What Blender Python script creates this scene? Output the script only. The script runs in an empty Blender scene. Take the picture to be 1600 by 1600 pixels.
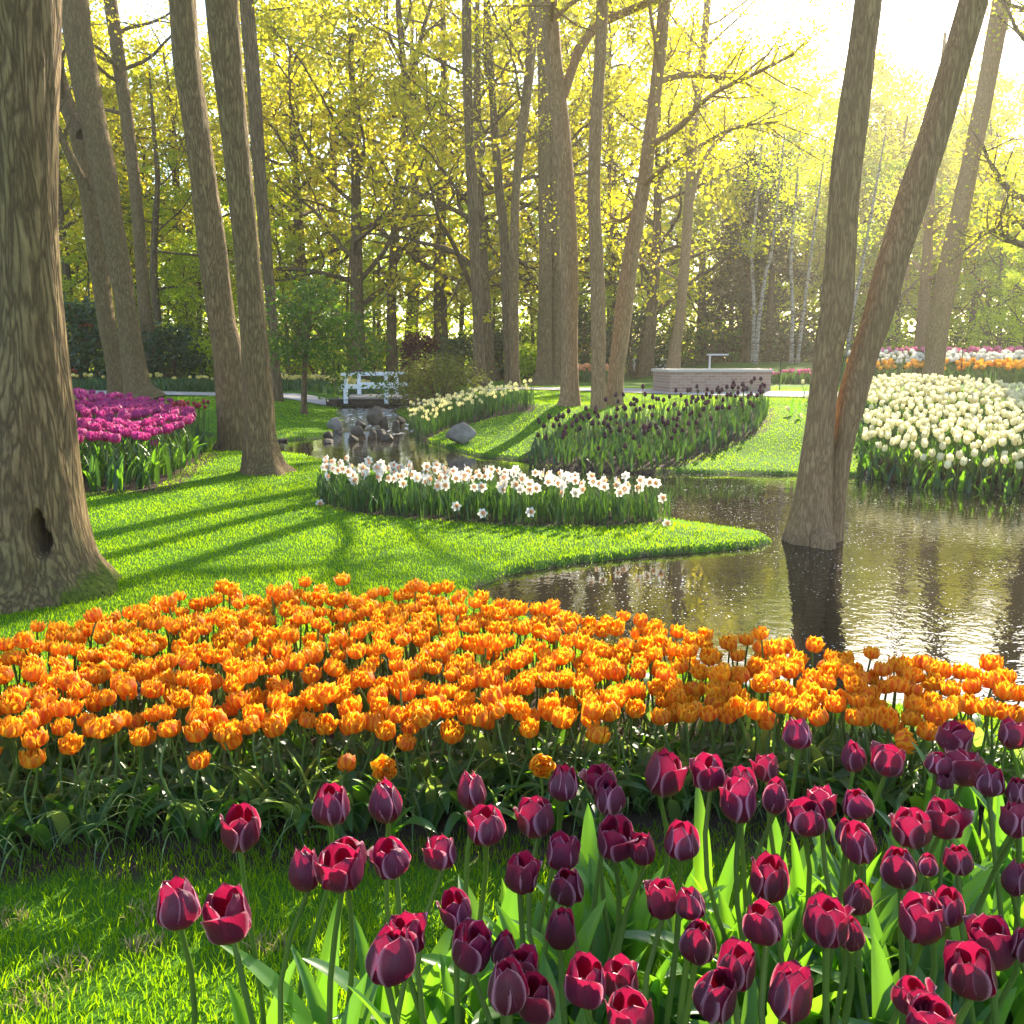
import bpy, math, random
import numpy as np
from mathutils import Vector, Matrix, Euler, Quaternion
R = math.radians
rnd = random.Random(11)
nr = np.random.default_rng(11)
scn = bpy.context.scene
COL = scn.collection

# ------------------------------------------------------------------ camera, sky, sun, exposure
CAM_Z, PITCH, FPX = 1.25, R(9.7), 1400.0
cam_d = bpy.data.cameras.new("camera")
cam_d.sensor_width = 36.0
cam_d.lens = 36.0 * FPX / 1600.0
cam_d.clip_start, cam_d.clip_end = 0.05, 2000.0
cam = bpy.data.objects.new("camera", cam_d)
cam.location = (0, 0, CAM_Z)
cam.rotation_euler = (R(90) - PITCH, 0, 0)
COL.objects.link(cam)
scn.camera = cam

SUN_EL, SUN_AZ = R(27.0), R(23.5)          # azimuth measured from +Y towards +X
world = bpy.data.worlds.new("World")
scn.world = world
world.use_nodes = True
wn = world.node_tree
wn.nodes.clear()
w_out = wn.nodes.new("ShaderNodeOutputWorld")
w_bg = wn.nodes.new("ShaderNodeBackground")
w_sky = wn.nodes.new("ShaderNodeTexSky")
w_sky.sky_type = 'NISHITA'
w_sky.sun_disc = False
w_sky.sun_elevation = SUN_EL
w_sky.sun_rotation = SUN_AZ
w_sky.air_density = 1.0
w_sky.dust_density = 0.8
w_sky.ozone_density = 1.0
w_bg.inputs[1].default_value = 0.125
wn.links.new(w_sky.outputs[0], w_bg.inputs[0])
wn.links.new(w_bg.outputs[0], w_out.inputs[0])

sun_d = bpy.data.lights.new("sun", 'SUN')
sun_d.energy = 4.8
sun_d.angle = R(0.5)
sun_d.color = (1.0, 0.88, 0.66)
sun = bpy.data.objects.new("sun", sun_d)
s_dir = Vector((math.sin(SUN_AZ) * math.cos(SUN_EL), math.cos(SUN_AZ) * math.cos(SUN_EL), math.sin(SUN_EL)))
sun.rotation_euler = s_dir.to_track_quat('Z', 'Y').to_euler()
sun.location = (20, 40, 30)
COL.objects.link(sun)

scn.view_settings.view_transform = 'Standard'
scn.view_settings.look = 'None'
scn.view_settings.exposure = 2.0
scn.view_settings.gamma = 1.0
scn.view_settings.use_curve_mapping = False
cy = scn.cycles
cy.max_bounces = 10
cy.diffuse_bounces = 4
cy.glossy_bounces = 3
cy.transmission_bounces = 8
cy.volume_bounces = 0
cy.transparent_max_bounces = 8
cy.sample_clamp_indirect = 6.0
cy.caustics_reflective = False
cy.caustics_refractive = False

# ------------------------------------------------------------------ projecting photo pixels into the place
CP, SP = math.cos(PITCH), math.sin(PITCH)
def ray(px, py):
    a, b = (px - 800.0) / FPX, (800.0 - py) / FPX
    return np.array((a, CP + b * SP, -SP + b * CP))
def G(px, py, z=0.0):
    d = ray(px, py); t = (z - CAM_Z) / d[2]
    return np.array((0, 0, CAM_Z)) + d * t
def D(px, py, y):
    d = ray(px, py); t = y / d[1]
    return np.array((0, 0, CAM_Z)) + d * t
def cdepth(p):      # distance along the lens axis
    return p[1] * CP - (p[2] - CAM_Z) * SP

# ------------------------------------------------------------------ mesh helpers
class MB:
    def __init__(s): s.v, s.f, s.m, s.a, s.n = [], [], [], [], 0
    def add(s, v, f, mat=0, a=None):
        v = np.asarray(v, float).reshape(-1, 3)
        if a is None: a = np.zeros((len(v), 3))
        s.v.append(v); s.a.append(np.asarray(a, float).reshape(-1, 3))
        f = np.asarray(f, int)
        s.f.append(f + s.n); s.m.append(np.full(len(f), mat)); s.n += len(v)
    def mesh(s, name, mats, smooth=True):
        me = bpy.data.meshes.new(name)
        V = np.concatenate(s.v); A = np.concatenate(s.a)
        loops = np.concatenate([f.ravel() for f in s.f])
        tot = np.concatenate([np.full(len(f), f.shape[1]) for f in s.f])
        st = np.concatenate([[0], np.cumsum(tot)[:-1]])
        me.vertices.add(len(V)); me.vertices.foreach_set("co", V.ravel().astype(np.float32))
        me.loops.add(len(loops)); me.loops.foreach_set("vertex_index", loops.astype(np.int32))
        me.polygons.add(len(tot))
        me.polygons.foreach_set("loop_start", st.astype(np.int32))
        me.polygons.foreach_set("loop_total", tot.astype(np.int32))
        me.polygons.foreach_set("material_index", np.concatenate(s.m).astype(np.int32))
        me.polygons.foreach_set("use_smooth", np.full(len(tot), smooth))
        at = me.attributes.new("A", 'FLOAT_VECTOR', 'POINT')
        at.data.foreach_set("vector", A.ravel().astype(np.float32))
        for m in (mats if isinstance(mats, (list, tuple)) else [mats]): me.materials.append(m)
        me.update(calc_edges=True)
        return me
    def build(s, name, mats, parent=None, smooth=True, loc=None):
        return link(name, s.mesh(name, mats, smooth), parent, loc)

def link(name, me, parent=None, loc=None):
    o = bpy.data.objects.new(name, me)
    COL.objects.link(o)
    if parent is not None: o.parent = parent
    if loc is not None: o.location = loc
    return o
def tag(o, label=None, cat=None, group=None, kind=None):
    if label: o["label"] = label
    if cat: o["category"] = cat
    if group: o["group"] = group
    if kind: o["kind"] = kind
    return o
def thing(name, loc, label, cat, group=None):
    o = link(name, None, None, loc)
    o.empty_display_size = 0.1
    return tag(o, label, cat, group)

def grid_faces(nu, nv, wrap=False):
    i, j = np.meshgrid(np.arange(nu if wrap else nu - 1), np.arange(nv - 1))
    i = i.ravel(); j = j.ravel(); i2 = (i + 1) % nu
    return np.stack([j * nu + i, j * nu + i2, (j + 1) * nu + i2, (j + 1) * nu + i], 1)

def tube(pts, rad, sides=8, cap=True):
    P = np.asarray(pts, float); rad = np.asarray(rad, float)
    T = np.gradient(P, axis=0); T /= np.linalg.norm(T, axis=1)[:, None] + 1e-9
    ref = np.array((1.0, 0, 0)) if abs(T[0][0]) < .8 else np.array((0, 1.0, 0))
    vs = []
    for i in range(len(P)):
        n = ref - T[i] * ref.dot(T[i]); n /= np.linalg.norm(n) + 1e-9; ref = n
        b = np.cross(T[i], n)
        a = np.linspace(0, 2 * math.pi, sides, endpoint=False)
        vs.append(P[i] + rad[i] * (np.cos(a)[:, None] * n + np.sin(a)[:, None] * b))
    return np.concatenate(vs), grid_faces(sides, len(P), True)

def spline(pts, n):
    """Catmull-Rom through rows of pts (any width), n samples."""
    P = np.asarray(pts, float)
    P = np.vstack([2 * P[0] - P[1], P, 2 * P[-1] - P[-2]])
    m = len(P) - 3
    out = []
    for t in np.linspace(0, m - 1e-6, n):
        i = int(t); u = t - i
        a, b, c, d = P[i:i + 4]
        out.append(.5 * (2 * b + (c - a) * u + (2 * a - 5 * b + 4 * c - d) * u * u + (3 * b - a - 3 * c + d) * u ** 3))
    return np.array(out)

def box(mb, x0, x1, y0, y1, z0, z1, mat=0, bev=0.0):
    v = [(x, y, z) for z in (z0, z1) for x, y in ((x0, y0), (x1, y0), (x1, y1), (x0, y1))]
    mb.add(v, [(3, 2, 1, 0), (4, 5, 6, 7), (0, 1, 5, 4), (1, 2, 6, 5), (2, 3, 7, 6), (3, 0, 4, 7)], mat)

def inside(poly, x, y):
    c = np.zeros(x.shape, bool); n = len(poly)
    for i in range(n):
        (x0, y0), (x1, y1) = poly[i], poly[(i + 1) % n]
        if y0 == y1: continue
        c ^= ((y0 > y) != (y1 > y)) & (x < (x1 - x0) * (y - y0) / (y1 - y0) + x0)
    return c
def dist_poly(poly, x, y):
    d = np.full(x.shape, 1e9); n = len(poly)
    for i in range(n):
        (x0, y0), (x1, y1) = poly[i], poly[(i + 1) % n]
        dx, dy = x1 - x0, y1 - y0
        t = np.clip(((x - x0) * dx + (y - y0) * dy) / (dx * dx + dy * dy + 1e-12), 0, 1)
        d = np.minimum(d, np.hypot(x - x0 - t * dx, y - y0 - t * dy))
    return d
def sstep(a, b, x):
    t = np.clip((x - a) / (b - a), 0, 1); return t * t * (3 - 2 * t)
def vnoise(x, y, s=0):
    return (np.sin(x * 1.7 + 1.3 * s + 1.1 * np.sin(y * 1.3 + s)) + np.sin(y * 2.1 - .7 * s + 1.2 * np.sin(x * 1.1 - s)) + np.sin((x + y) * 3.3 + s)) / 3

# ------------------------------------------------------------------ materials
def newmat(name):
    m = bpy.data.materials.new(name); m.use_nodes = True
    nt = m.node_tree; nt.nodes.clear()
    out = nt.nodes.new("ShaderNodeOutputMaterial")
    return m, nt, out
def N(nt, typ, **kw):
    n = nt.nodes.new("ShaderNode" + typ)
    for k, v in kw.items():
        if k.startswith("i_"): n.inputs[k[2:].replace("_", " ")].default_value = v
        elif k.startswith("n"): n.inputs[int(k[1:])].default_value = v
        else: setattr(n, k, v)
    return n
def L(nt, a, b): nt.links.new(a, b)
def ramp(nt, fac, stops):
    r = nt.nodes.new("ShaderNodeValToRGB")
    e = r.color_ramp.elements
    while len(e) < len(stops): e.new(.5)
    for k, (p, c) in enumerate(stops):
        e[k].position = p; e[k].color = (*c, 1) if len(c) == 3 else c
    L(nt, fac, r.inputs[0]); return r.outputs[0]
def mixc(nt, fac, a, b, blend='MIX'):
    m = nt.nodes.new("ShaderNodeMix"); m.data_type = 'RGBA'; m.blend_type = blend
    for s, v in ((m.inputs[0], fac), (m.inputs[6], a), (m.inputs[7], b)):
        if isinstance(v, (int, float)): s.default_value = v
        elif isinstance(v, tuple): s.default_value = (*v, 1)
        else: L(nt, v, s)
    return m.outputs[2]
def attr(nt):
    a = N(nt, "Attribute", attribute_name="A"); s = N(nt, "SeparateXYZ"); L(nt, a.outputs["Vector"], s.inputs[0]); return s
def noise(nt, scale, detail=4, vec=None, rough=.6):
    n = N(nt, "TexNoise"); n.inputs["Scale"].default_value = scale; n.inputs["Detail"].default_value = detail
    n.inputs["Roughness"].default_value = rough
    if vec is not None: L(nt, vec, n.inputs["Vector"])
    return n.outputs["Fac"]
def objcoord(nt, sc=(1, 1, 1)):
    t = N(nt, "TexCoord"); m = N(nt, "Mapping"); m.inputs["Scale"].default_value = sc
    L(nt, t.outputs["Object"], m.inputs[0]); return m.outputs[0]
def bump(nt, h, strength=.5, dist=.02):
    b = N(nt, "Bump"); b.inputs["Strength"].default_value = strength; b.inputs["Distance"].default_value = dist
    L(nt, h, b.inputs["Height"]); return b.outputs[0]
def princ(nt, col, rough=.7, normal=None, spec=.3):
    p = N(nt, "BsdfPrincipled"); p.inputs["Roughness"].default_value = rough
    p.inputs["Specular IOR Level"].default_value = spec
    if isinstance(col, tuple): p.inputs["Base Color"].default_value = (*col, 1)
    else: L(nt, col, p.inputs["Base Color"])
    if normal is not None: L(nt, normal, p.inputs["Normal"])
    return p
def thin(nt, out, col, tcol, tf, rough=.5, spec=.3, normal=None):
    """a thin sheet (leaf or petal): reflects col, lets tcol through"""
    p = princ(nt, col, rough, normal, spec); t = N(nt, "BsdfTranslucent")
    if isinstance(tcol, tuple): t.inputs[0].default_value = (*tcol, 1)
    else: L(nt, tcol, t.inputs[0])
    if normal is not None: L(nt, normal, t.inputs["Normal"])
    mx = N(nt, "MixShader"); mx.inputs[0].default_value = tf
    L(nt, p.outputs[0], mx.inputs[1]); L(nt, t.outputs[0], mx.inputs[2]); L(nt, mx.outputs[0], out.inputs[0])

def foliage_mat(name, lo, hi, tlo, thi, tf=.5, rough=.5, spec=.3, objvar=.5):
    m, nt, out = newmat(name); s = attr(nt)
    oi = N(nt, "ObjectInfo")
    f = N(nt, "Math", operation='MULTIPLY_ADD'); L(nt, oi.outputs["Random"], f.inputs[0]); f.inputs[1].default_value = objvar
    g = N(nt, "Math", operation='MULTIPLY'); L(nt, s.outputs[2], g.inputs[0]); g.inputs[1].default_value = 1 - objvar
    L(nt, g.outputs[0], f.inputs[2])
    thin(nt, out, mixc(nt, f.outputs[0], lo, hi), mixc(nt, f.outputs[0], tlo, thi), tf, rough, spec)
    return m
def petal_mat(name, body, edge, tbody, tedge, e0, e1, tf=.5, flame=None, rough=.45, spec=.4):
    """A.x = 0 in the middle of the petal, 1 at its margin; A.y = height up the petal; A.z = random"""
    m, nt, out = newmat(name); s = attr(nt)
    mp = N(nt, "MapRange", interpolation_type='SMOOTHSTEP')
    mp.inputs[1].default_value = e0; mp.inputs[2].default_value = e1
    nz = noise(nt, 40, 3, objcoord(nt))
    j = N(nt, "Math", operation='MULTIPLY_ADD'); L(nt, nz, j.inputs[0]); j.inputs[1].default_value = .16
    L(nt, s.outputs[0], j.inputs[2]); k = N(nt, "Math", operation='SUBTRACT'); L(nt, j.outputs[0], k.inputs[0]); k.inputs[1].default_value = .08
    zr = N(nt, "Math", operation='MULTIPLY_ADD'); L(nt, s.outputs[2], zr.inputs[0]); zr.inputs[1].default_value = .22; zr.inputs[2].default_value = -.09
    k2 = N(nt, "Math", operation='ADD'); L(nt, k.outputs[0], k2.inputs[0]); L(nt, zr.outputs[0], k2.inputs[1]); k = k2
    L(nt, k.outputs[0], mp.inputs[0])
    c = mixc(nt, mp.outputs[0], body, edge); t = mixc(nt, mp.outputs[0], tbody, tedge)
    if flame:
        fm = N(nt, "MapRange", interpolation_type='SMOOTHSTEP'); fm.inputs[1].default_value = .0; fm.inputs[2].default_value = .55
        fm.inputs[3].default_value = 1; fm.inputs[4].default_value = 0
        L(nt, k.outputs[0], fm.inputs[0])
        c = mixc(nt, fm.outputs[0], c, flame); t = mixc(nt, fm.outputs[0], t, flame)
    hs = N(nt, "HueSaturation"); oi = N(nt, "ObjectInfo")
    mr = N(nt, "MapRange"); mr.inputs[3].default_value = .75; mr.inputs[4].default_value = 1.2; L(nt, oi.outputs["Random"], mr.inputs[0])
    hm = N(nt, "MapRange"); hm.inputs[3].default_value = .487; hm.inputs[4].default_value = .509; oi2 = N(nt, "Math", operation='FRACT'); oi3 = N(nt, "Math", operation='MULTIPLY'); oi3.inputs[1].default_value = 7.3; L(nt, oi.outputs["Random"], oi3.inputs[0]); L(nt, oi3.outputs[0], oi2.inputs[0]); L(nt, oi2.outputs[0], hm.inputs[0]); L(nt, hm.outputs[0], hs.inputs["Hue"]); L(nt, mr.outputs[0], hs.inputs["Value"]); L(nt, c, hs.inputs["Color"])
    vein = N(nt, "TexNoise"); vein.inputs["Scale"].default_value = 6
    vv = N(nt, "CombineXYZ"); mu = N(nt, "Math", operation='MULTIPLY'); mu.inputs[1].default_value = 8
    L(nt, s.outputs[0], mu.inputs[0]); L(nt, mu.outputs[0], vv.inputs[0]); L(nt, s.outputs[2], vv.inputs[2]); L(nt, vv.outputs[0], vein.inputs["Vector"])
    thin(nt, out, hs.outputs[0], t, tf, rough, spec, bump(nt, vein.outputs["Fac"], .45, .004))
    return m

def bark_mat(name, lo, hi, green, gf=.35, scale=1.0, crack=1.0):
    m, nt, out = newmat(name)
    t = N(nt, "TexCoord"); wz = N(nt, "Mapping"); wz.inputs["Scale"].default_value = (1, 1, .14); L(nt, t.outputs["Object"], wz.inputs[0])
    wp = N(nt, "TexNoise"); wp.inputs["Scale"].default_value = 10; wp.inputs["Detail"].default_value = 4; L(nt, wz.outputs[0], wp.inputs["Vector"])
    wm = N(nt, "Mix", data_type='VECTOR'); wm.inputs[0].default_value = .14; L(nt, wz.outputs[0], wm.inputs[4]); L(nt, wp.outputs["Color"], wm.inputs[5])
    iv = []
    for k, top in ((1.0, .32), (2.1, .42)):
        r = N(nt, "TexVoronoi", feature='DISTANCE_TO_EDGE'); r.inputs["Scale"].default_value = 30 * scale * k; L(nt, wm.outputs[1], r.inputs["Vector"])
        q = N(nt, "MapRange", interpolation_type='SMOOTHSTEP'); q.inputs[1].default_value = 0; q.inputs[2].default_value = top; L(nt, r.outputs["Distance"], q.inputs[0]); iv.append(q.outputs[0])
    wq = N(nt, "Mapping"); wq.inputs["Scale"].default_value = (1, 1, .35); L(nt, t.outputs["Object"], wq.inputs[0])
    n2 = noise(nt, 38, 6, wq.outputs[0], .75); n3 = noise(nt, 1.6, 4, t.outputs["Object"]); n4 = noise(nt, 5, 5, t.outputs["Object"])
    a = N(nt, "Math", operation='MULTIPLY_ADD'); L(nt, iv[1], a.inputs[0]); a.inputs[1].default_value = .45; L(nt, iv[0], a.inputs[2])
    h = N(nt, "Math", operation='MULTIPLY_ADD'); L(nt, n2, h.inputs[0]); h.inputs[1].default_value = 1.1; L(nt, a.outputs[0], h.inputs[2])
    hc = N(nt, "MapRange"); hc.inputs[1].default_value = .35; hc.inputs[2].default_value = 2.2; L(nt, h.outputs[0], hc.inputs[0])
    base = mixc(nt, hc.outputs[0], lo, hi)
    base = mixc(nt, n4, base, mixc(nt, .35, base, lo))
    gm = N(nt, "MapRange"); gm.inputs[1].default_value = .42; gm.inputs[2].default_value = .68; gm.inputs[4].default_value = gf; L(nt, n3, gm.inputs[0])
    base = mixc(nt, gm.outputs[0], base, mixc(nt, hc.outputs[0], lo, green))
    p = princ(nt, base, .9, bump(nt, h.outputs[0], .75 * crack, .013), .15)
    L(nt, p.outputs[0], out.inputs[0]); return m

M = {}
M['leaf_yellow'] = foliage_mat('leaf_yellow', (.065, .10, .006), (.26, .21, .012), (.38, .50, .010), (1.0, .77, .025), .66, objvar=.3)
M['leaf_green'] = foliage_mat('leaf_green', (.05, .095, .006), (.16, .20, .012), (.36, .56, .010), (.84, .92, .025), .66, objvar=.3)
M['leaf_dark'] = foliage_mat('leaf_dark', (.02, .045, .012), (.045, .075, .02), (.05, .12, .02), (.12, .22, .03), .3, .35, .5)
M['leaf_red'] = foliage_mat('leaf_red', (.05, .012, .014), (.09, .02, .02), (.14, .02, .02), (.22, .04, .03), .4)
M['leaf_gold'] = foliage_mat('leaf_gold', (.06, .085, .012), (.17, .14, .015), (.18, .24, .02), (.42, .36, .03), .4)
M['leaf_conifer'] = foliage_mat('leaf_conifer', (.03, .04, .018), (.06, .05, .02), (.06, .08, .02), (.14, .11, .03), .25)
M['leaf_tulip'] = foliage_mat('leaf_tulip', (.03, .09, .03), (.06, .14, .035), (.16, .42, .015), (.32, .62, .02), .46, .38, .5)
M['leaf_bulb'] = foliage_mat('leaf_bulb', (.018, .052, .022), (.038, .088, .028), (.05, .15, .015), (.13, .26, .02), .28, .4, .4)
M['leaf_trail'] = foliage_mat('leaf_trail', (.09, .16, .06), (.19, .26, .08), (.22, .42, .05), (.5, .62, .09), .45, .35, .5)
M['leaf_dry'] = foliage_mat('leaf_dry', (.09, .08, .05), (.16, .12, .08), (.12, .10, .05), (.2, .16, .08), .25, .7, .1)
M['stem'] = foliage_mat('stem', (.07, .13, .025), (.12, .17, .04), (.2, .35, .03), (.3, .42, .05), .25, .4, .4)
M['grass'] = foliage_mat('grass', (.055, .14, .002), (.12, .22, .004), (.24, .52, .002), (.52, .74, .004), .55, .8, .1, 0.0)
M['maroon'] = petal_mat('maroon', (.115, .008, .042), (.48, .20, .29), (.44, .012, .07), (.9, .3, .38), .84, 1.05, .34, None, .38, .5)
M['orange'] = petal_mat('orange', (.82, .24, .006), (.92, .46, .02), (1.0, .37, .006), (1.0, .60, .03), .30, .95, .55, (.74, .13, .010))
M['magenta'] = petal_mat('magenta', (.38, .02, .17), (.55, .08, .30), (.72, .04, .30), (.9, .18, .5), .5, 1.0, .45)
M['black'] = petal_mat('black', (.025, .004, .014), (.05, .01, .03), (.10, .006, .03), (.2, .02, .06), .6, 1.0, .3)
M['cream'] = petal_mat('cream', (.84, .80, .54), (.86, .83, .64), (.86, .80, .44), (.9, .85, .55), .4, 1.0, .45)
M['white'] = petal_mat('white', (.82, .80, .74), (.84, .82, .78), (.80, .76, .62), (.85, .82, .7), .4, 1.0, .4)
M['peach'] = petal_mat('peach', (.80, .36, .16), (.85, .5, .3), (.85, .4, .16), (.9, .5, .25), .4, 1.0, .4)
M['pale'] = petal_mat('pale', (.84, .74, .30), (.86, .80, .45), (.85, .76, .26), (.9, .82, .4), .4, 1.0, .4)
M['yellow'] = petal_mat('yellow', (.82, .66, .16), (.85, .75, .3), (.85, .66, .12), (.9, .75, .25), .4, 1.0, .4)
M['gold'] = petal_mat('gold', (.82, .40, .02), (.85, .5, .03), (.9, .45, .02), (.9, .5, .03), .4, 1.0, .4)
M['pink'] = petal_mat('pink', (.62, .14, .28), (.7, .25, .4), (.75, .2, .35), (.8, .3, .45), .4, 1.0, .4)
M['dark_red'] = petal_mat('dark_red', (.26, .012, .03), (.34, .03, .05), (.42, .02, .05), (.5, .04, .06), .4, 1.0, .4)
M['red'] = petal_mat('red', (.55, .02, .03), (.6, .05, .06), (.7, .04, .04), (.75, .06, .06), .4, 1.0, .4)
M['bark'] = bark_mat('bark', (.085, .055, .028), (.38, .25, .12), (.22, .20, .07), .55, 1.25)
M['bark_far'] = bark_mat('bark_far', (.065, .043, .024), (.27, .18, .095), (.13, .13, .05), .5, .6, .8)
M['bark_warm'] = bark_mat('bark_warm', (.17, .10, .052), (.50, .32, .17), (.28, .22, .09), .4, 1.5, .6)

def birch_mat():
    m, nt, out = newmat('birch_bark')
    n1 = noise(nt, 6, 4, objcoord(nt, (1, 1, 3)))
    c = ramp(nt, n1, [(.0, (.05, .04, .035)), (.42, (.10, .08, .07)), (.5, (.30, .27, .23)), (1, (.42, .38, .33))])
    L(nt, princ(nt, c, .8).outputs[0], out.inputs[0]); return m
M['birch'] = birch_mat()
def rock_mat():
    m, nt, out = newmat('rock')
    v = objcoord(nt); n1 = noise(nt, 4, 6, v); n2 = noise(nt, 22, 5, v)
    c = ramp(nt, n1, [(.25, (.04, .03, .02)), (.55, (.11, .085, .06)), (.8, (.19, .155, .115))])
    L(nt, princ(nt, c, .8, bump(nt, n2, .6, .02)).outputs[0], out.inputs[0]); return m
M['rock'] = rock_mat()
def boulder_mat():
    m, nt, out = newmat('boulder'); v = objcoord(nt); n1 = noise(nt, 5, 6, v); n2 = noise(nt, 24, 5, v)
    c = ramp(nt, n1, [(.25, (.12, .10, .08)), (.55, (.25, .215, .175)), (.8, (.34, .30, .25))])
    L(nt, princ(nt, c, .85, bump(nt, n2, .6, .02)).outputs[0], out.inputs[0]); return m
M['boulder'] = boulder_mat()
def plain(name, col, rough=.6, sc=14, amt=.25, spec=.3, bd=.004):
    m, nt, out = newmat(name)
    n1 = noise(nt, sc, 5, objcoord(nt))
    c = mixc(nt, n1, tuple(x * (1 - amt) for x in col), tuple(min(1, x * (1 + amt)) for x in col))
    L(nt, princ(nt, c, rough, bump(nt, n1, .3, bd), spec).outputs[0], out.inputs[0]); return m
M['white_paint'] = plain('white_paint', (.74, .75, .76), .45, 8, .08)
M['dark_wood'] = plain('dark_wood', (.05, .035, .025), .8)
M['deck_wood'] = plain('deck_wood', (.30, .26, .22), .8)
M['coping'] = plain('coping', (.42, .39, .35), .7, 10, .2)
M['metal'] = plain('metal', (.5, .52, .54), .35, 30, .1, .5)
M['black_metal'] = plain('black_metal', (.02, .02, .02), .5)
M['path'] = plain('path', (.36, .32, .30), .9, 30, .25)
def brick_mat():
    m, nt, out = newmat('brick')
    t = N(nt, "TexCoord"); mp = N(nt, "Mapping"); mp.inputs["Rotation"].default_value = (R(90), 0, 0)
    L(nt, t.outputs["Object"], mp.inputs[0])
    b = N(nt, "TexBrick"); b.inputs["Scale"].default_value = 1; b.inputs["Brick Width"].default_value = .21; b.inputs["Row Height"].default_value = .065
    b.inputs["Mortar Size"].default_value = .006
    b.inputs["Color1"].default_value = (.25, .15, .11, 1); b.inputs["Color2"].default_value = (.33, .22, .17, 1); b.inputs["Mortar"].default_value = (.34, .30, .27, 1)
    L(nt, mp.outputs[0], b.inputs[0])
    L(nt, princ(nt, b.outputs[0], .9, bump(nt, b.outputs[1], -.4, .006)).outputs[0], out.inputs[0]); return m
M['brick'] = brick_mat()
def terrain_mat():
    m, nt, out = newmat('ground'); s = attr(nt)
    v = objcoord(nt)
    n1 = noise(nt, 1.2, 5, v); n2 = noise(nt, 35, 5, v); n3 = noise(nt, 8, 6, v)
    g = mixc(nt, n1, (.035, .11, .006), (.07, .17, .010)); g = mixc(nt, .35, g, ramp(nt, n2, [(.3, (.03, .06, .008)), (.7, (.10, .22, .02))]))
    soil = ramp(nt, n3, [(.2, (.028, .019, .013)), (.6, (.075, .053, .038)), (.9, (.13, .10, .078))])
    c = mixc(nt, s.outputs[0], g, soil)
    h = N(nt, "Math", operation='ADD'); L(nt, n2, h.inputs[0]); L(nt, n3, h.inputs[1])
    L(nt, princ(nt, c, .95, bump(nt, h.outputs[0], .8, .03), .1).outputs[0], out.inputs[0]); return m
M['ground'] = terrain_mat()
def water_mat(name, foam=False):
    m, nt, out = newmat(name)
    v = objcoord(nt)
    n1 = noise(nt, 2.2, 3, v, .5); n2 = noise(nt, 15, 2, v, .55)
    w = N(nt, "TexWave", wave_type='RINGS'); w.inputs["Scale"].default_value = 2.2; w.inputs["Distortion"].default_value = 3; w.inputs["Detail"].default_value = 2
    L(nt, v, w.inputs["Vector"])
    n4 = noise(nt, .7, 3, v)
    a0 = N(nt, "Math", operation='MULTIPLY_ADD'); cr = N(nt, "MapRange"); cr.inputs[1].default_value = .38; cr.inputs[2].default_value = .60; cr.inputs[3].default_value = .05; cr.inputs[4].default_value = 1.0; L(nt, n4, cr.inputs[0]); L(nt, n2, a0.inputs[0]); L(nt, cr.outputs[0], a0.inputs[1]); n1m = N(nt, "Math", operation='MULTIPLY'); L(nt, n1, n1m.inputs[0]); n1m.inputs[1].default_value = .45; L(nt, n1m.outputs[0], a0.inputs[2])
    a = N(nt, "Math", operation='MULTIPLY_ADD'); L(nt, w.outputs["Fac"], a.inputs[0]); a.inputs[1].default_value = .0; L(nt, a0.outputs[0], a.inputs[2])
    p = N(nt, "BsdfPrincipled")
    p.inputs["Base Color"].default_value = (.018, .014, .008, 1); p.inputs["Roughness"].default_value = .006; p.inputs["IOR"].default_value = 1.33
    p.inputs["Specular IOR Level"].default_value = .9
    if foam:
        fz = noise(nt, 3.2, 6, objcoord(nt, (3.0, .8, 1)))
        L(nt, ramp(nt, fz, [(.46, (.02, .018, .014)), (.55, (.16, .16, .16)), (.63, (.78, .80, .84))]), p.inputs["Base Color"]); p.inputs["Roughness"].default_value = .2
        L(nt, bump(nt, fz, .6, .05), p.inputs["Normal"])
    else:
        L(nt, bump(nt, a.outputs[0], .27, .010), p.inputs["Normal"])
    # sun glints on the ripples, painted as fine clustered white specks
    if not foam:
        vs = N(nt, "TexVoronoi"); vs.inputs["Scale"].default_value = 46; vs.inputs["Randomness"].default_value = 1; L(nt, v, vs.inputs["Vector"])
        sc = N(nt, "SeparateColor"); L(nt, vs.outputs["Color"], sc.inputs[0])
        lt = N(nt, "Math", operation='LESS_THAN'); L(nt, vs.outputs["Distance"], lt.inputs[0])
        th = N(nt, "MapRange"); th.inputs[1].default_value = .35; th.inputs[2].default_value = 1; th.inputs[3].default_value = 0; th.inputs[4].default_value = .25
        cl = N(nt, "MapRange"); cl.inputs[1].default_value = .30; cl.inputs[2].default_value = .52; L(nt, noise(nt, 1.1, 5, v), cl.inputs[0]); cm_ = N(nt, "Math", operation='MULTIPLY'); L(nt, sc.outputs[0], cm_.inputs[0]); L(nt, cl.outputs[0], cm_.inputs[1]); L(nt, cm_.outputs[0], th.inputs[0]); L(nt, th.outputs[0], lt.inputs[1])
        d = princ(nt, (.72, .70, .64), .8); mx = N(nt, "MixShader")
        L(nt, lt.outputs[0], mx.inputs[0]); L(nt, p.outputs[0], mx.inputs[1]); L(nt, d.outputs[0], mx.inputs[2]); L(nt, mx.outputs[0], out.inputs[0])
    else:
        L(nt, p.outputs[0], out.inputs[0])
    return m
M['water'] = water_mat('water'); M['foam'] = water_mat('stream_foam', True)

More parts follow.
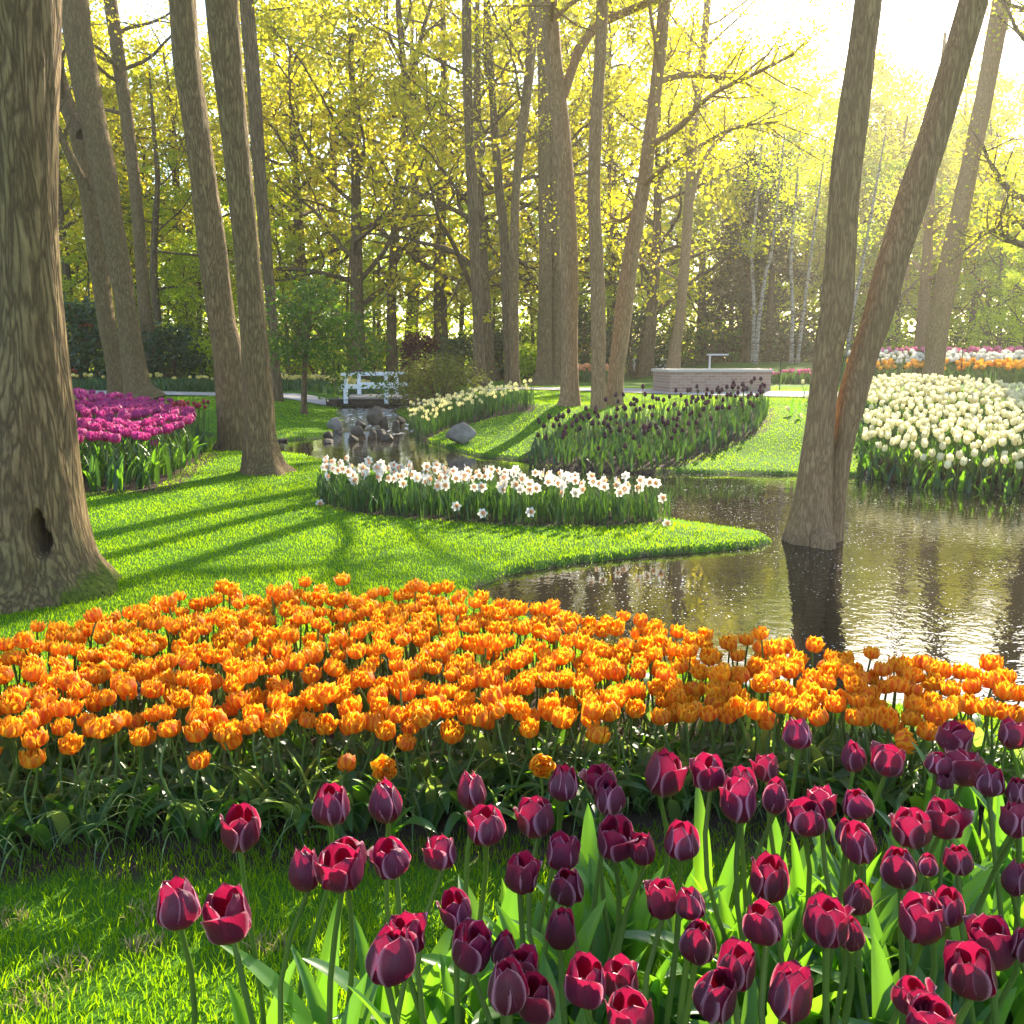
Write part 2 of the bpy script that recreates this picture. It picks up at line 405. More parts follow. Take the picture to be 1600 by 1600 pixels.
# ------------------------------------------------------------------ the lie of the land
WATER_Z = -.07
shore_px = [(2300, 1165), (1600, 1132), (1200, 1085), (900, 1010), (800, 955), (735, 925), (800, 899), (900, 882), (1000, 872), (1100, 864),
            (1180, 857), (1213, 848), (1190, 836), (1100, 824), (1040, 814), (960, 790), (800, 765), (640, 748), (530, 730), (480, 714),
            (425, 708), (350, 708), (306, 697), (302, 679), (345, 681), (430, 690), (500, 685), (530, 673), (548, 655)]
shore2_px = [(640, 662), (655, 688), (700, 702), (745, 714), (800, 718), (826, 722), (850, 734), (1000, 741), (1050, 740), (1200, 742),
             (1380, 746), (1420, 757), (1600, 767), (1800, 777), (2300, 800)]
POND = [tuple(G(x, y, WATER_Z)[:2]) for x, y in shore_px] + [(-4.25, 23), (-4.15, 27), (-4.3, 31), (-3.2, 31), (-3.15, 27), (-3.1, 23)] + [tuple(G(x, y, WATER_Z)[:2]) for x, y in shore2_px]
def land(x, y):
    x = np.asarray(x, float); y = np.asarray(y, float)
    sd = dist_poly(POND, x, y); sd = np.where(inside(POND, x, y), -sd, sd)
    amp = .27 + .21 * sstep(-3, .5, x)
    rise = amp * sstep(9, 15.5, y) * sstep(0, 2.2, sd)
    rise = rise + .62 * sstep(28.5, 35, y) * sstep(4, 9, x) + .035 * vnoise(x * .35, y * .35, 2) * sstep(.4, 2, sd) * sstep(3.8, 6, y)
    prof = np.where(sd < 0, -.10 - .35 * np.clip(-sd, 0, 1), -.10 + .075 * np.clip(sd / .06, 0, 1) + .025 * sstep(.06, .5, sd))
    return prof + rise, sd
def hz(x, y):
    return float(land(np.array([x]), np.array([y]))[0][0])
def hit(px, py, h=0.0, far=60):
    """first point where the line of sight through a pixel comes down to h above the ground"""
    d = ray(px, py); ys = np.geomspace(.6, far, 900); t = ys / d[1]
    z = CAM_Z + d[2] * t; g = land(d[0] * t, ys)[0] + h
    k = np.argmax(z < g) if (z < g).any() else len(ys) - 1
    p = np.array((d[0] * t[k], ys[k], z[k])); return p
def bed(front, back, h):
    """footprint of a flower bed from the pixel lines of its front and back blooms, which stand h above the ground"""
    f = [hit(x, y, h)[:2] for x, y in front]; b = [hit(x, y, h)[:2] for x, y in back]
    return [tuple(p) for p in f + b[::-1]]

BED = {}
BED['orange'] = bed([(-260, 1180), (0, 1160), (120, 1145), (300, 1152), (480, 1130), (600, 1142), (700, 1128), (850, 1135), (1000, 1118), (1150, 1125), (1300, 1118), (1420, 1128), (1600, 1110), (1900, 1120)],
                    [(-260, 1030), (0, 1010), (140, 965), (230, 945), (350, 925), (500, 920), (650, 925), (720, 932), (850, 949), (1000, 972), (1100, 988), (1190, 1000), (1350, 1022), (1500, 1038), (1600, 1052), (1900, 1085)], .30)
BED['magenta'] = bed([(-120, 706), (60, 700), (125, 692), (230, 690), (280, 668), (306, 655)], [(-120, 610), (110, 616), (180, 622), (240, 630), (285, 635), (306, 650)], .47)
BED['daffodil'] = [tuple(G(x, y, 0)[:2]) for x, y in [(515, 790), (560, 803), (640, 812), (800, 820), (950, 821), (1030, 815), (1025, 803), (950, 797), (800, 786), (640, 774), (540, 764), (503, 768)]]
BED['yellow'] = bed([(640, 648), (665, 655), (700, 640), (760, 625), (832, 610)], [(640, 635), (680, 622), (740, 610), (800, 602), (834, 602)], .33)
BED['black'] = bed([(838, 668), (858, 672), (920, 690), (980, 688), (1040, 674), (1120, 648), (1180, 626), (1198, 605)], [(838, 660), (870, 645), (930, 630), (1000, 616), (1060, 608), (1130, 602), (1190, 597)], .42)
BED['cream'] = bed([(1352, 690), (1400, 706), (1450, 722), (1600, 738), (1750, 744)], [(1352, 600), (1420, 593), (1500, 597), (1560, 606), (1600, 611), (1750, 620)], .40)
SOIL = {k: v for k, v in BED.items()}
def grow(poly, e):
    c = np.mean(poly, axis=0); return [tuple(np.array(p) + (np.array(p) - c) / (np.linalg.norm(np.array(p) - c) + 1e-6) * e) for p in poly]

# ground sheet: rings round the camera, close together near it
th = np.concatenate([np.radians(np.arange(-180, -52, 4)), np.radians(np.arange(-52, 52, .26)), np.radians(np.arange(52, 180, 4))])
rr = np.geomspace(.25, 250, 640)
TH, RR = np.meshgrid(th, rr)
gx, gy = (RR * np.sin(TH)).ravel(), (RR * np.cos(TH)).ravel()
gz, gsd = land(gx, gy)
soil = np.zeros(len(gx))
for k, p in SOIL.items():
    e = {'orange': .16, 'black': .16, 'magenta': .2, 'daffodil': .06}.get(k, .05)
    d = dist_poly(p, gx, gy); d = np.where(inside(p, gx, gy), -d, d) + .04 * vnoise(gx * 9, gy * 9, 5)
    soil = np.maximum(soil, 1 - sstep(e - .04, e + .05, d))
soil = np.maximum(soil, 1 - sstep(.0, .05, gsd + .03 * vnoise(gx * 6, gy * 6, 1)))
soil = np.maximum(soil, .55 * sstep(30, 42, np.hypot(gx, gy)))
mb = MB(); mb.add(np.stack([gx, gy, gz], 1), grid_faces(len(th), len(rr), True), 0, np.stack([soil, gsd, gsd * 0], 1))
tag(mb.build('ground', M['ground']), kind='structure')

# pond and stream water
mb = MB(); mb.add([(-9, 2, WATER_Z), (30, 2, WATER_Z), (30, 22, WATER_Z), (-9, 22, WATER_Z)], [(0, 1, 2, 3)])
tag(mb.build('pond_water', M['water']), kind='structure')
mb = MB(); sy = np.linspace(14.5, 31, 60); sx = np.linspace(0, 1, 14); vv = []
def stream_z(y): return WATER_Z - .02 + .09 * sstep(14.8, 19.5, y)
for y in sy:
    xl = np.interp(y, [14.5, 16.5, 19, 22, 31], [-3.6, -3.9, -4.2, -4.4, -4.4]); xr = np.interp(y, [14.5, 16.5, 19, 22, 31], [-1.4, -1.75, -2.3, -2.9, -3.0])
    z = WATER_Z - .02 + .09 * sstep(14.8, 19.5, y)
    for u in sx: vv.append((xl + (xr - xl) * u, y, z + .012 * math.sin(9 * u + y * 7) * math.sin(y * 11)))
mb.add(vv, grid_faces(14, 60)); tag(mb.build('stream_water', M['foam']), kind='structure')

# paths
def ribbon(name, pts, w):
    P = spline(pts, 60); mb = MB(); vs = []
    T = np.gradient(P, axis=0); T /= np.linalg.norm(T, axis=1)[:, None]; nn = np.stack([-T[:, 1], T[:, 0]], 1)
    for u in np.linspace(-.5, .5, 9):
        q = P[:, :2] + nn * u * w; z = land(q[:, 0], q[:, 1])[0] + .022
        vs.append(np.column_stack([q, z]))
    V = np.stack(vs, 1).reshape(-1, 3); mb.add(V, grid_faces(9, 60)); tag(mb.build(name, M['path']), kind='structure')
ribbon('path', [(-22, 28.5), (-14, 27), (-9, 25.6), (-6.5, 24.8), (-4.6, 24.3)], 2.0)
ribbon('path', [(-2.9, 24.3), (-1, 23.9), (2, 22.4), (5, 20.4), (8.5, 19), (14, 18.3), (24, 18.5)], 2.3)

# ------------------------------------------------------------------ lawns
def scatter(n, r0, r1, a0, a1):
    a = nr.uniform(R(a0), R(a1), n); r = np.exp(nr.uniform(math.log(r0), math.log(r1), n))
    return r * np.sin(a), r * np.cos(a), r
def blades(name, x, y, r, hgt, wid, mat, lean=.5, kind='stuff'):
    z, sd = land(x, y); n = len(x)
    ok = sd > .015 + .03 * nr.random(n)
    for k, p in BED.items():
        ok &= ~inside(grow(p, .05), x, y)
    ok &= ~((y > 17) & inside([(-2.9, 25), (-2.9, 22.8), (2, 21.1), (5, 19.1), (8.5, 17.8), (14, 17.1), (24, 17.3), (24, 19.7), (14, 19.5), (8.5, 20.2), (5, 21.6), (2, 23.6)], x, y))
    x, y, z, r = x[ok], y[ok], z[ok], r[ok]; n = len(x)
    patch = .5 + .5 * vnoise(x * 2.3, y * 2.3, 4)
    h = hgt * nr.uniform(.5, 1.25, n) * (.75 + .5 * patch); w = np.maximum(wid, wid * r / 1.7 * .5) * nr.uniform(.7, 1.3, n)
    a = nr.uniform(0, 2 * math.pi, n); ca, sa = np.cos(a), np.sin(a)
    la = nr.uniform(0, 2 * math.pi, n); ll = h * lean * nr.uniform(.1, 1.2, n)
    b = np.stack([x, y, z - .004], 1); side = np.stack([ca * w, sa * w, 0 * w], 1)
    mid = b + np.stack([np.cos(la) * ll * .35, np.sin(la) * ll * .35, h * .6], 1)
    tip = b + np.stack([np.cos(la) * ll, np.sin(la) * ll, h], 1)
    V = np.stack([b - side, b + side, mid + side * .75, mid - side * .75, tip], 1).reshape(-1, 3)
    k = np.arange(n)[:, None] * 5
    rz = np.clip(.25 + .5 * patch + nr.normal(0, .13, n), 0, 1)
    A = np.repeat(np.stack([rz * 0, rz * 0, rz], 1), 5, 0)
    mb = MB(); mb.add(V, k + np.array([[0, 1, 2, 3]]), 0, A); 
    mb.f.append(k + np.array([[3, 2, 4]])); mb.m.append(np.zeros(n, int))
    return tag(mb.build(name, mat, smooth=False), kind=kind)
x, y, r = scatter(95000, .7, 3.0, -52, 52)
blades('grass', x, y, r, .034, .0014, M['grass'], .8)
x, y, r = scatter(480000, 3.0, 26, -42, 42)
blades('grass', x, y, r, .022, .0014, M['grass'], .7)

mb = MB(); g = random.Random(21)
def worn(mb):
    for px, py, rr_ in [(8, 1440, .035), (245, 1432, .05), (105, 1515, .04), (60, 1560, .05), (420, 1480, .03), (230, 1480, .03)]:
        c = G(px, py, 0)
        for _ in range(70):
            a, q = g.uniform(0, 6.28), rr_ * math.sqrt(g.random()); x, y = c[0] + q * math.cos(a) * 1.5, c[1] + q * math.sin(a)
            blade_leaf(mb, g.uniform(.015, .04), .003, g.uniform(.3, 1.6), g.uniform(0, 6.28), g.uniform(.2, 1.2), .2, .2, nu=2, nv=4, rz=g.random(), base=(x, y, .0))
# ------------------------------------------------------------------ flower parts
def petals(mb, rings, mat=0, nu=9, nv=11, seed=0):
    """rings: list of dicts n, H, R, open, A (half width in rad), ph, ruf"""
    g = random.Random(seed)
    for q in rings:
        for k in range(q['n']):
            ph = q.get('ph', 0) + 2 * math.pi * k / q['n'] + g.uniform(-.12, .12) * q.get('jit', 1)
            H = q['H'] * g.uniform(.93, 1.07); op = q['open'] + g.uniform(-.14, .14) * q.get('jit', 1); Rr = q['R'] * g.uniform(.95, 1.05)
            fl = q.get('flare', 0) * (g.random() < q.get('pf', .5)); zz = g.random(); wph = g.uniform(0, 6)
            V = []; A = []
            for v in np.linspace(0, 1, nv):
                b0 = q.get('rb0', .16); rb = b0 + (1 - b0) * math.sin(min(1, v / .46) * math.pi / 2) ** .8
                rad = Rr * (rb if v < .46 else 1 + (op - 1) * ((v - .46) / .54) ** 1.7)
                rad += Rr * fl * max(0, v - .5) ** 2 * 3.2
                zc = H * (v ** 1.15) - H * .25 * fl * max(0, v - .6) ** 2 * 3
                wv = q['A'] * (max(0, v + .06) ** .42) * (max(0, 1.0 - v ** q.get('tip', 3.4)) ** .5)
                for u in np.linspace(-1, 1, nu):
                    an = ph + u * wv
                    ru = q.get('ruf', 0) * math.sin(u * 5 + v * 9 + wph) * v * Rr
                    cup = 1 + q.get('curl', .10) * (u * u) * (1 - .3 * v) - .03 * (1 - abs(u))
                    rr_ = rad * cup + ru
                    zt = zc - H * .03 * u * u * v + ru * .6
                    V.append((rr_ * math.cos(an), rr_ * math.sin(an), zt))
                    A.append((max(abs(u), (v - .90) / .10 if v > .90 else 0), v, zz))
            mb.add(V, grid_faces(nu, nv), mat, A)
def stem_mesh(name, bend=.06, sides=6, r=.0042):
    mb = MB(); t = np.linspace(0, 1, 8)
    P = np.stack([bend * np.sin(t * math.pi), .5 * bend * np.sin(t * 2 * math.pi), t], 1)
    v, f = tube(P, np.interp(t, [0, 1], [1.25, 1]), sides)
    # unit-length stem whose radius is applied here in units of r
    ax = np.repeat(P, sides, 0); v = ax + (v - ax) * r; v[:, 2] = ax[:, 2]
    mb.add(v, f, 0, np.full((len(v), 3), .5)); return mb.mesh(name, M['stem'])
def blade_leaf(mb, Lh, W, out, az, droop=.6, fold=.35, twist=.3, nu=5, nv=12, mat=0, rz=.5, base=(0, 0, 0)):
    """a lance shaped leaf rising from base, leaning out towards az"""
    V = []; A = []; ca, sa = math.cos(az), math.sin(az)
    rr, z = .004, 0.0; el = R(90) - out * .35; ds = Lh / (nv - 1)
    for i, v in enumerate(np.linspace(0, 1, nv)):
        w = W * .5 * (math.sin(math.pi * min(1, (v + .10) / 1.12) ** .8) ** .75) * (1 if v < .97 else .3) if v < 1 else 0
        tw = twist * v
        for u in np.linspace(-1, 1, nu):
            sx_, nx = u * w, fold * abs(u) * w
            lat = sx_ * math.cos(tw); up = sx_ * math.sin(tw)
            rad = rr - nx * math.sin(el) + up * math.sin(el) * .6; zz = z + nx * math.cos(el) + up * .5
            V.append((base[0] + rad * ca - lat * sa, base[1] + rad * sa + lat * ca, base[2] + zz)); A.append((abs(u), v, rz))
        rr += ds * math.cos(el); z += ds * math.sin(el); el -= (out * 1.1 + droop * v * 2.2) / nv
    mb.add(V, grid_faces(nu, nv), mat, A)
M['straw'] = foliage_mat('straw', (.28, .22, .10), (.42, .34, .17), (.3, .25, .1), (.45, .36, .16), .3, .7, .1)
worn(mb); tag(mb.build('dry_grass', M['straw']), kind='stuff')
def leaf_mesh(name, *a, mat=None, **k):
    mb = MB(); blade_leaf(mb, *a, **k); return mb.mesh(name, mat or M['leaf_tulip'])

def tulip_bloom(name, mat, seed, op=.55, R_=.40, H=1.0, flare=.0, pf=.5, n=3, A=1.27, ruf=.02, inner=True, nu=9, nv=11, tip=4.6):
    mb = MB(); rings = []
    if inner: rings.append(dict(n=n, H=H * 1.0, R=R_ * .90, open=op * .85, A=A * .95, ph=math.pi / n, ruf=ruf, tip=tip))
    rings.append(dict(n=n, H=H * .95, R=R_, open=op, A=A, ph=0, ruf=ruf, flare=flare, pf=pf, tip=tip))
    petals(mb, rings, 0, nu, nv, seed); return mb.mesh(name, mat)
def double_bloom(name, mat, seed, spread=1.0, nu=6, nv=7, small=False):
    mb = MB()
    rings = [dict(n=6, H=.80, R=.60, open=.98 * spread, A=.66, ph=0, ruf=.06, flare=.25, pf=.35, curl=-.08, rb0=.34, jit=1.4),
             dict(n=6, H=.90, R=.54, open=.84 * spread, A=.60, ph=.5, ruf=.09, curl=-.10, rb0=.34, jit=1.5),
             dict(n=5, H=.95, R=.42, open=.78 * spread, A=.66, ph=.2, ruf=.12, curl=-.08, rb0=.34, jit=1.5)]
    if not small: rings.append(dict(n=4, H=.94, R=.2, open=.9, A=.9, ph=.9, ruf=.14))
    petals(mb, rings, 0, nu, nv, seed); return mb.mesh(name, mat)

def qtrack(d):
    return Vector(d).normalized().to_track_quat('Z', 'Y')
def flower(name, base, top, bloom, bs, tilt, stem, sr, leaves, label, cat, group):
    """base, top: world points; bloom: mesh of unit height; bs: its size; leaves: (mesh, az, scale)"""
    base = Vector(base); top = Vector(top)
    t = thing(name, base, label, cat, group)
    d = top - base
    s = link('stem', stem, t); s.rotation_mode = 'QUATERNION'; s.rotation_quaternion = qtrack(d); s.scale = (sr, sr, d.length)
    b = link('bloom', bloom, t); b.location = d; b.rotation_mode = 'QUATERNION'
    q = qtrack(d) @ Euler((tilt[0], tilt[1], 0)).to_quaternion() @ Euler((0, 0, rnd.uniform(0, 6.283))).to_quaternion()
    b.rotation_quaternion = q; b.scale = bs if isinstance(bs, tuple) else (bs, bs, bs)
    for m_, az, sc in leaves:
        l = link('leaf', m_, t); l.rotation_euler = (0, 0, az); l.scale = (sc, sc, sc)
    return t
def poisson(poly, spacing, n_try=9000, seed=1, jitter=None):
    g = random.Random(seed); P = np.array(poly); x0, y0 = P.min(0); x1, y1 = P.max(0)
    xs = np.array([g.uniform(x0, x1) for _ in range(n_try)]); ys = np.array([g.uniform(y0, y1) for _ in range(n_try)])
    ok = inside(poly, xs, ys); cell = {}; out = []
    for x, y in zip(xs[ok], ys[ok]):
        c = (int(x // spacing), int(y // spacing)); good = True
        for i in (-1, 0, 1):
            for j in (-1, 0, 1):
                for (a, b) in cell.get((c[0] + i, c[1] + j), ()):
                    if (a - x) ** 2 + (b - y) ** 2 < spacing ** 2: good = False
        if good: cell.setdefault(c, []).append((x, y)); out.append((x, y))
    return out

STEM = [stem_mesh('stem', .015 + .012 * k) for k in range(4)]
TL = [leaf_mesh('leaf', .27 + .03 * (k % 3), 0.055 - .004 * (k % 2), .22 + .11 * k, 0, droop=.12 + .12 * k, twist=.5 - .25 * k, fold=.3 + .08 * (k % 3), rz=.2 * k) for k in range(6)]

# ------------------------------------------------------------------ maroon tulips in front, one by one
MB_BLOOM = {'e': [tulip_bloom('bloom', M['maroon'], 1, .55, .43), tulip_bloom('bloom', M['maroon'], 2, .60, .44, flare=.25, pf=.4), tulip_bloom('bloom', M['maroon'], 3, .50, .42)],
            'c': [tulip_bloom('bloom', M['maroon'], 4, .66, .44, flare=.4, pf=.5), tulip_bloom('bloom', M['maroon'], 5, .72, .44, flare=.3, pf=.5)],
            'o': [tulip_bloom('bloom', M['maroon'], 6, .86, .48, flare=.4, pf=.6, ruf=.04), tulip_bloom('bloom', M['maroon'], 7, .80, .47, flare=.5, pf=.5, ruf=.04)],
            'n': [tulip_bloom('bloom', M['maroon'], 8, .38, .33), tulip_bloom('bloom', M['maroon'], 9, .45, .35, flare=.25, pf=.4)]}
MAROON = [
 (375,1293,60,70,'c','standing alone just in front of the bare soil edge'), (282,1413,62,75,'e','leftmost of all, upright above the open lawn'),
 (365,1428,78,80,'o','splayed open beside the leftmost one on the lawn'), (517,1256,56,63,'e','closed, left of its twin before the orange bed'),
 (607,1253,55,65,'n','slim and closed, second from left before the orange leaves'), (740,1236,46,60,'n','slender, before the orange bed near the centre'),
 (760,1292,58,57,'c','loosely opened, just under a slender closed one'), (482,1357,50,70,'n','half hidden at the left of a wide open pair'),
 (540,1330,62,56,'e','peeping over the back of a broad one'), (535,1356,84,66,'o','broad and wide open, in the pair above the left lawn'),
 (620,1339,56,58,'c','half open, between the broad pair and a small bud'), (692,1333,50,50,'c','small and dark with curled petal edges'),
 (717,1417,50,60,'c','pale rimmed with one petal bent out, above a lower larger bloom'), (605,1497,72,83,'e','big and rounded low at the lawn edge'),
 (640,1462,62,62,'o','half behind a big round one at the lawn edge'), (735,1475,60,75,'c','wide pale rimmed one right of the big round pair'),
 (785,1480,42,60,'n','narrow bud wedged in a low crowded clump'), (812,1364,50,60,'c','open one leaning left by the lawn gap'),
 (877,1224,45,54,'e','egg shaped, before the orange bed right of centre'), (840,1278,58,60,'c','with one petal sprung out to the right'),
 (942,1217,52,44,'o','flattened, tucked behind another closed one'), (952,1247,47,52,'e','closed with pale stripe, before a flattened one'),
 (1030,1205,60,73,'c','large and tall with a red petal at its side'), (1110,1206,50,54,'c','squarish, right of the tall large one'),
 (1157,1222,46,46,'e','hidden behind a larger bloom with white curled edge'), (1155,1250,54,70,'c','large with a white curled edge'),
 (1197,1201,44,42,'o','small open one at the back beside a pair'), (1210,1244,40,55,'e','narrow oval right of a white edged large one'),
 (1247,1148,42,45,'e','highest of the row below the orange blooms'), (1333,1180,38,50,'n','narrow, white veined, left of a frilled dark one'),
 (1383,1188,54,48,'o','dark with frilled rim at the back'), (1485,1152,50,48,'c','at the top of a tight clump near the right edge'),
 (1462,1192,40,35,'e','small dark bud left in the tight right clump'), (1502,1200,62,55,'c','broad one at the front of the tight right clump'),
 (1545,1222,40,44,'e','plain oval right of the tight clump'), (1580,1148,42,44,'c','back row, last towards the right edge'),
 (1592,1238,38,40,'e','cut by the right edge below the back row'), (1475,1218,24,26,'e','tiny bud under the tight right clump'),
 (960,1309,68,63,'o','wide bowl shaped, left of a small flared one'), (1010,1326,47,50,'o','small with a petal flared to the right'),
 (1062,1314,52,54,'e','round red one right of the flared small one'), (875,1333,50,54,'c','with upright side petals in the middle rows'),
 (1257,1279,60,52,'c','plump, glowing red on its left'), (1283,1255,45,50,'c','ruffled, behind the plump glowing one'),
 (1342,1255,46,46,'e','rounded dark one standing apart behind the right group'), (1425,1294,58,57,'c','dark cup left in a touching pair'),
 (1467,1278,65,55,'o','spread out at the right in a touching pair'), (1583,1282,42,54,'c','tall cup at the right edge'),
 (1322,1300,36,45,'n','slim shadow of a bud behind a pale rimmed one'), (1345,1315,50,62,'e','pale rimmed with slim bud behind'),
 (887,1381,52,58,'e','oval, tilted left, above a taller dark one'), (1035,1406,56,60,'o','open with red left petal in the middle'),
 (1082,1414,44,46,'e','small cup right of the open red one'), (875,1444,48,72,'n','tall and narrow in the lower middle'),
 (1197,1374,58,70,'c','squat red topped one above its lookalike'), (1197,1439,58,65,'e','smooth, right below a red topped one'),
 (1407,1354,55,62,'e','big tight egg tilted left on the right'), (1448,1352,30,33,'e','tiny red one beside a tight egg'),
 (1497,1342,42,46,'e','small neat oval on the right'), (1583,1372,40,55,'n','dark narrow cup at the right edge, mid height'),
 (1335,1399,46,55,'n','closed, above a wide multi petalled one'), (1290,1440,76,76,'o','wide, many petalled and red lit, right of centre'),
 (1330,1456,42,55,'n','pressed to the right side of a wide red lit one'), (1440,1436,66,72,'c','big cup with broad pale margin'),
 (1480,1418,46,58,'c','behind the big pale margined cup'), (1087,1469,55,66,'e','round with folded petal in the lower middle'),
 (1145,1507,56,72,'c','red sided, right of a folded round one'), (1110,1546,62,82,'e','large pointed egg tilted right at the bottom'),
 (1225,1552,66,86,'c','tall with white V between its petals at the bottom'), (1550,1472,75,80,'o','full ruffled one low on the right'),
 (1518,1518,72,77,'c','broad pale edged cup low on the right'), (1596,1470,40,60,'e','sliver at the right edge beside the full ruffled one'),
 (1430,1552,60,60,'c','dark cup above a cut off open one'), (1450,1592,82,60,'o','cut by the bottom edge, wide open'),
 (915,1530,66,78,'c','squarish and bright at the bottom left of centre'), (975,1531,54,64,'c','small side bloom right of a squarish bright one'),
 (845,1557,60,75,'c','red glowing, lowest in the left clump'), (795,1540,62,84,'e','dark, in front of the low left clump'),
 (815,1505,50,60,'c','red lit, top of the low left clump'), (985,1588,85,66,'o','ruffled, cut by the bottom edge in the middle')]
for i, (px, py, w, h, ty, lab) in enumerate(MAROON):
    # far rows stand a little taller, which is how the photo stacks them
    zt = .50 + rnd.uniform(-.02, .02)
    c = G(px, py + h * .5, zt)                     # bottom of the bloom
    dep = cdepth(c)
    H = h * dep / FPX * 1.04; W = w * dep / FPX
    var = MB_BLOOM[ty][i % len(MB_BLOOM[ty])]
    wr = {'e': .84, 'c': .90, 'o': 1.08, 'n': .70}[ty]
    base = Vector((c[0] + rnd.uniform(-.035, .035), c[1] + rnd.uniform(-.03, .03), 0))
    lv = [(TL[rnd.randrange(6)], rnd.uniform(0, 6.28), rnd.uniform(.85, 1.25)) for _ in range(3)]
    if i < 4: lv = [(TL[k], rnd.uniform(0, 6.28), .9) for k in (0, 1)]
    flower('maroon_tulip', base, c, var, (W / wr, W / wr, H), (rnd.uniform(-.18, .18), rnd.uniform(-.18, .18)), STEM[i % 4], 1.0, lv,
           'maroon tulip ' + lab, 'tulip', 'maroon tulips in the foreground')
# leaf-only plants between them
mb = MB(); g = random.Random(5)
for px, py, n in [(1050, 1500, 26), (1300, 1480, 30), (1500, 1450, 30), (1420, 1580, 26), (1200, 1600, 26), (900, 1600, 22), (1000, 1450, 14), (700, 1640, 12), (1580, 1560, 20), (1590, 1400, 14), (580, 1650, 8), (1550, 1330, 12)]:
    for _ in range(n):
        p = G(px + g.uniform(-110, 110), py + g.uniform(-70, 70), .12)
        blade_leaf(mb, g.uniform(.22, .36), g.uniform(.035, .055), g.uniform(.1, .7), g.uniform(0, 6.28), g.uniform(.05, .6), g.uniform(.2, .5), g.uniform(-.5, .5), rz=g.random(), base=(p[0], p[1], 0))
tag(mb.build('tulip_foliage', M['leaf_tulip']), kind='stuff')

# ------------------------------------------------------------------ orange double tulips
OB = [double_bloom('bloom', M['orange'], 20 + k, .86 + .06 * k) for k in range(5)]
OB_S = double_bloom('bloom', M['orange'], 31, 1.0, 5, 5, True)
special = [(540, 1184, 46, .23, 'drooping orange double tulip low at the front, left of its twin'), (603, 1184, 44, .23, 'drooping orange double tulip low at the front, right of its twin'),
           (842, 1178, 48, .23, 'fully opened orange double tulip low at the bed front near centre'), (150, 958, 34, .34, 'lone orange double tulip raised above the back left edge'),
           (649, 914, 26, .36, 'lone orange double tulip rising highest at the back of the bed'), (1190, 989, 24, .35, 'lone orange double tulip raised before the pond reflection'),
           (386, 993, 32, .31, 'red tinged orange double tulip among the back rows'), (932, 1150, 28, .25, 'small orange double tulip hanging under the front row'),
           (1400, 1143, 44, .25, 'orange double tulip drooping below the front row at right'), (1000, 966, 30, .33, 'orange double tulip standing up at the back against water'),
           (38, 998, 32, .33, 'orange double tulip at the left rear corner above another'), (52, 1180, 44, .22, 'orange double tulip low at the left front corner')]
pts = [(x, y, .268 + rnd.gauss(0, .024), None) for x, y in poisson(BED['orange'], .055, 70000, 3)]
for px, py, w, z, lab in special:
    p = G(px, py + w * .4, z); pts.append((p[0], p[1], z, lab))
def in_view(x, y, z, m=40):
    d = y * CP - (z - CAM_Z) * SP; u = y * SP + (z - CAM_Z) * CP
    return -m < 800 + FPX * x / d < 1600 + m and -m < 800 - FPX * u / d < 1600 + m
pts = [p for p in pts if in_view(p[0], p[1], p[2], 420)]
pts.sort(key=lambda p: (p[3] is None, p[1]))
mass = MB(); n_or = 0
OLEAF = [leaf_mesh('leaf', .17 + .02 * k, .040, .5 + .25 * k, 0, droop=.5 + .2 * k, twist=.3, rz=.25 * k) for k in range(4)]
def dump(mb, me, mtx, mat=0):
    n = len(me.vertices); co = np.empty(n * 3, np.float32); me.vertices.foreach_get("co", co); co = co.reshape(-1, 3)
    m = np.array(mtx); co = co @ m[:3, :3].T + m[:3, 3]
    A = np.empty(n * 3, np.float32); me.attributes["A"].data.foreach_get("vector", A)
    k = len(me.polygons); vi = np.empty(k * 4, np.int32); me.loops.foreach_get("vertex_index", vi)
    mb.add(co, vi.reshape(-1, 4), mat, A)
for x, y, z, lab in pts:
    top = Vector((x, y, z)); base = Vector((x + rnd.uniform(-.03, .03), y + rnd.uniform(-.03, .03), hz(x, y)))
    sz = rnd.uniform(.041, .056); tl = (rnd.gauss(0, .22), rnd.gauss(0, .22))
    if lab and ('droop' in lab or 'fully' in lab): tl = (R(60), rnd.uniform(-.4, .4))
    if n_or < 300 and in_view(x, y, z, 20):
        lv = [(OLEAF[rnd.randrange(4)], rnd.uniform(0, 6.28), rnd.uniform(.8, 1.2)) for _ in range(2)]
        flower('orange_tulip', base, top, OB[rnd.randrange(5)], (sz, sz, sz * 1.02), tl, STEM[rnd.randrange(4)], .8, lv,
               lab or 'frilled orange double tulip in the dense bed beside the pond', 'tulip', 'orange double tulips in the pond bed')
        n_or += 1
    else:
        q = qtrack(top - base) @ Euler((tl[0], tl[1], rnd.uniform(0, 6.28))).to_quaternion()
        dump(mass, OB_S, Matrix.Translation(top) @ q.to_matrix().to_4x4() @ Matrix.Scale(sz, 4), 0)
        dump(mass, STEM[0], Matrix.Translation(base) @ qtrack(top - base).to_matrix().to_4x4() @ Matrix.Diagonal((.8, .8, (top - base).length, 1)), 1)
if mass.n: tag(mass.build('orange_tulip_mass', [M['orange'], M['stem']]), kind='stuff')
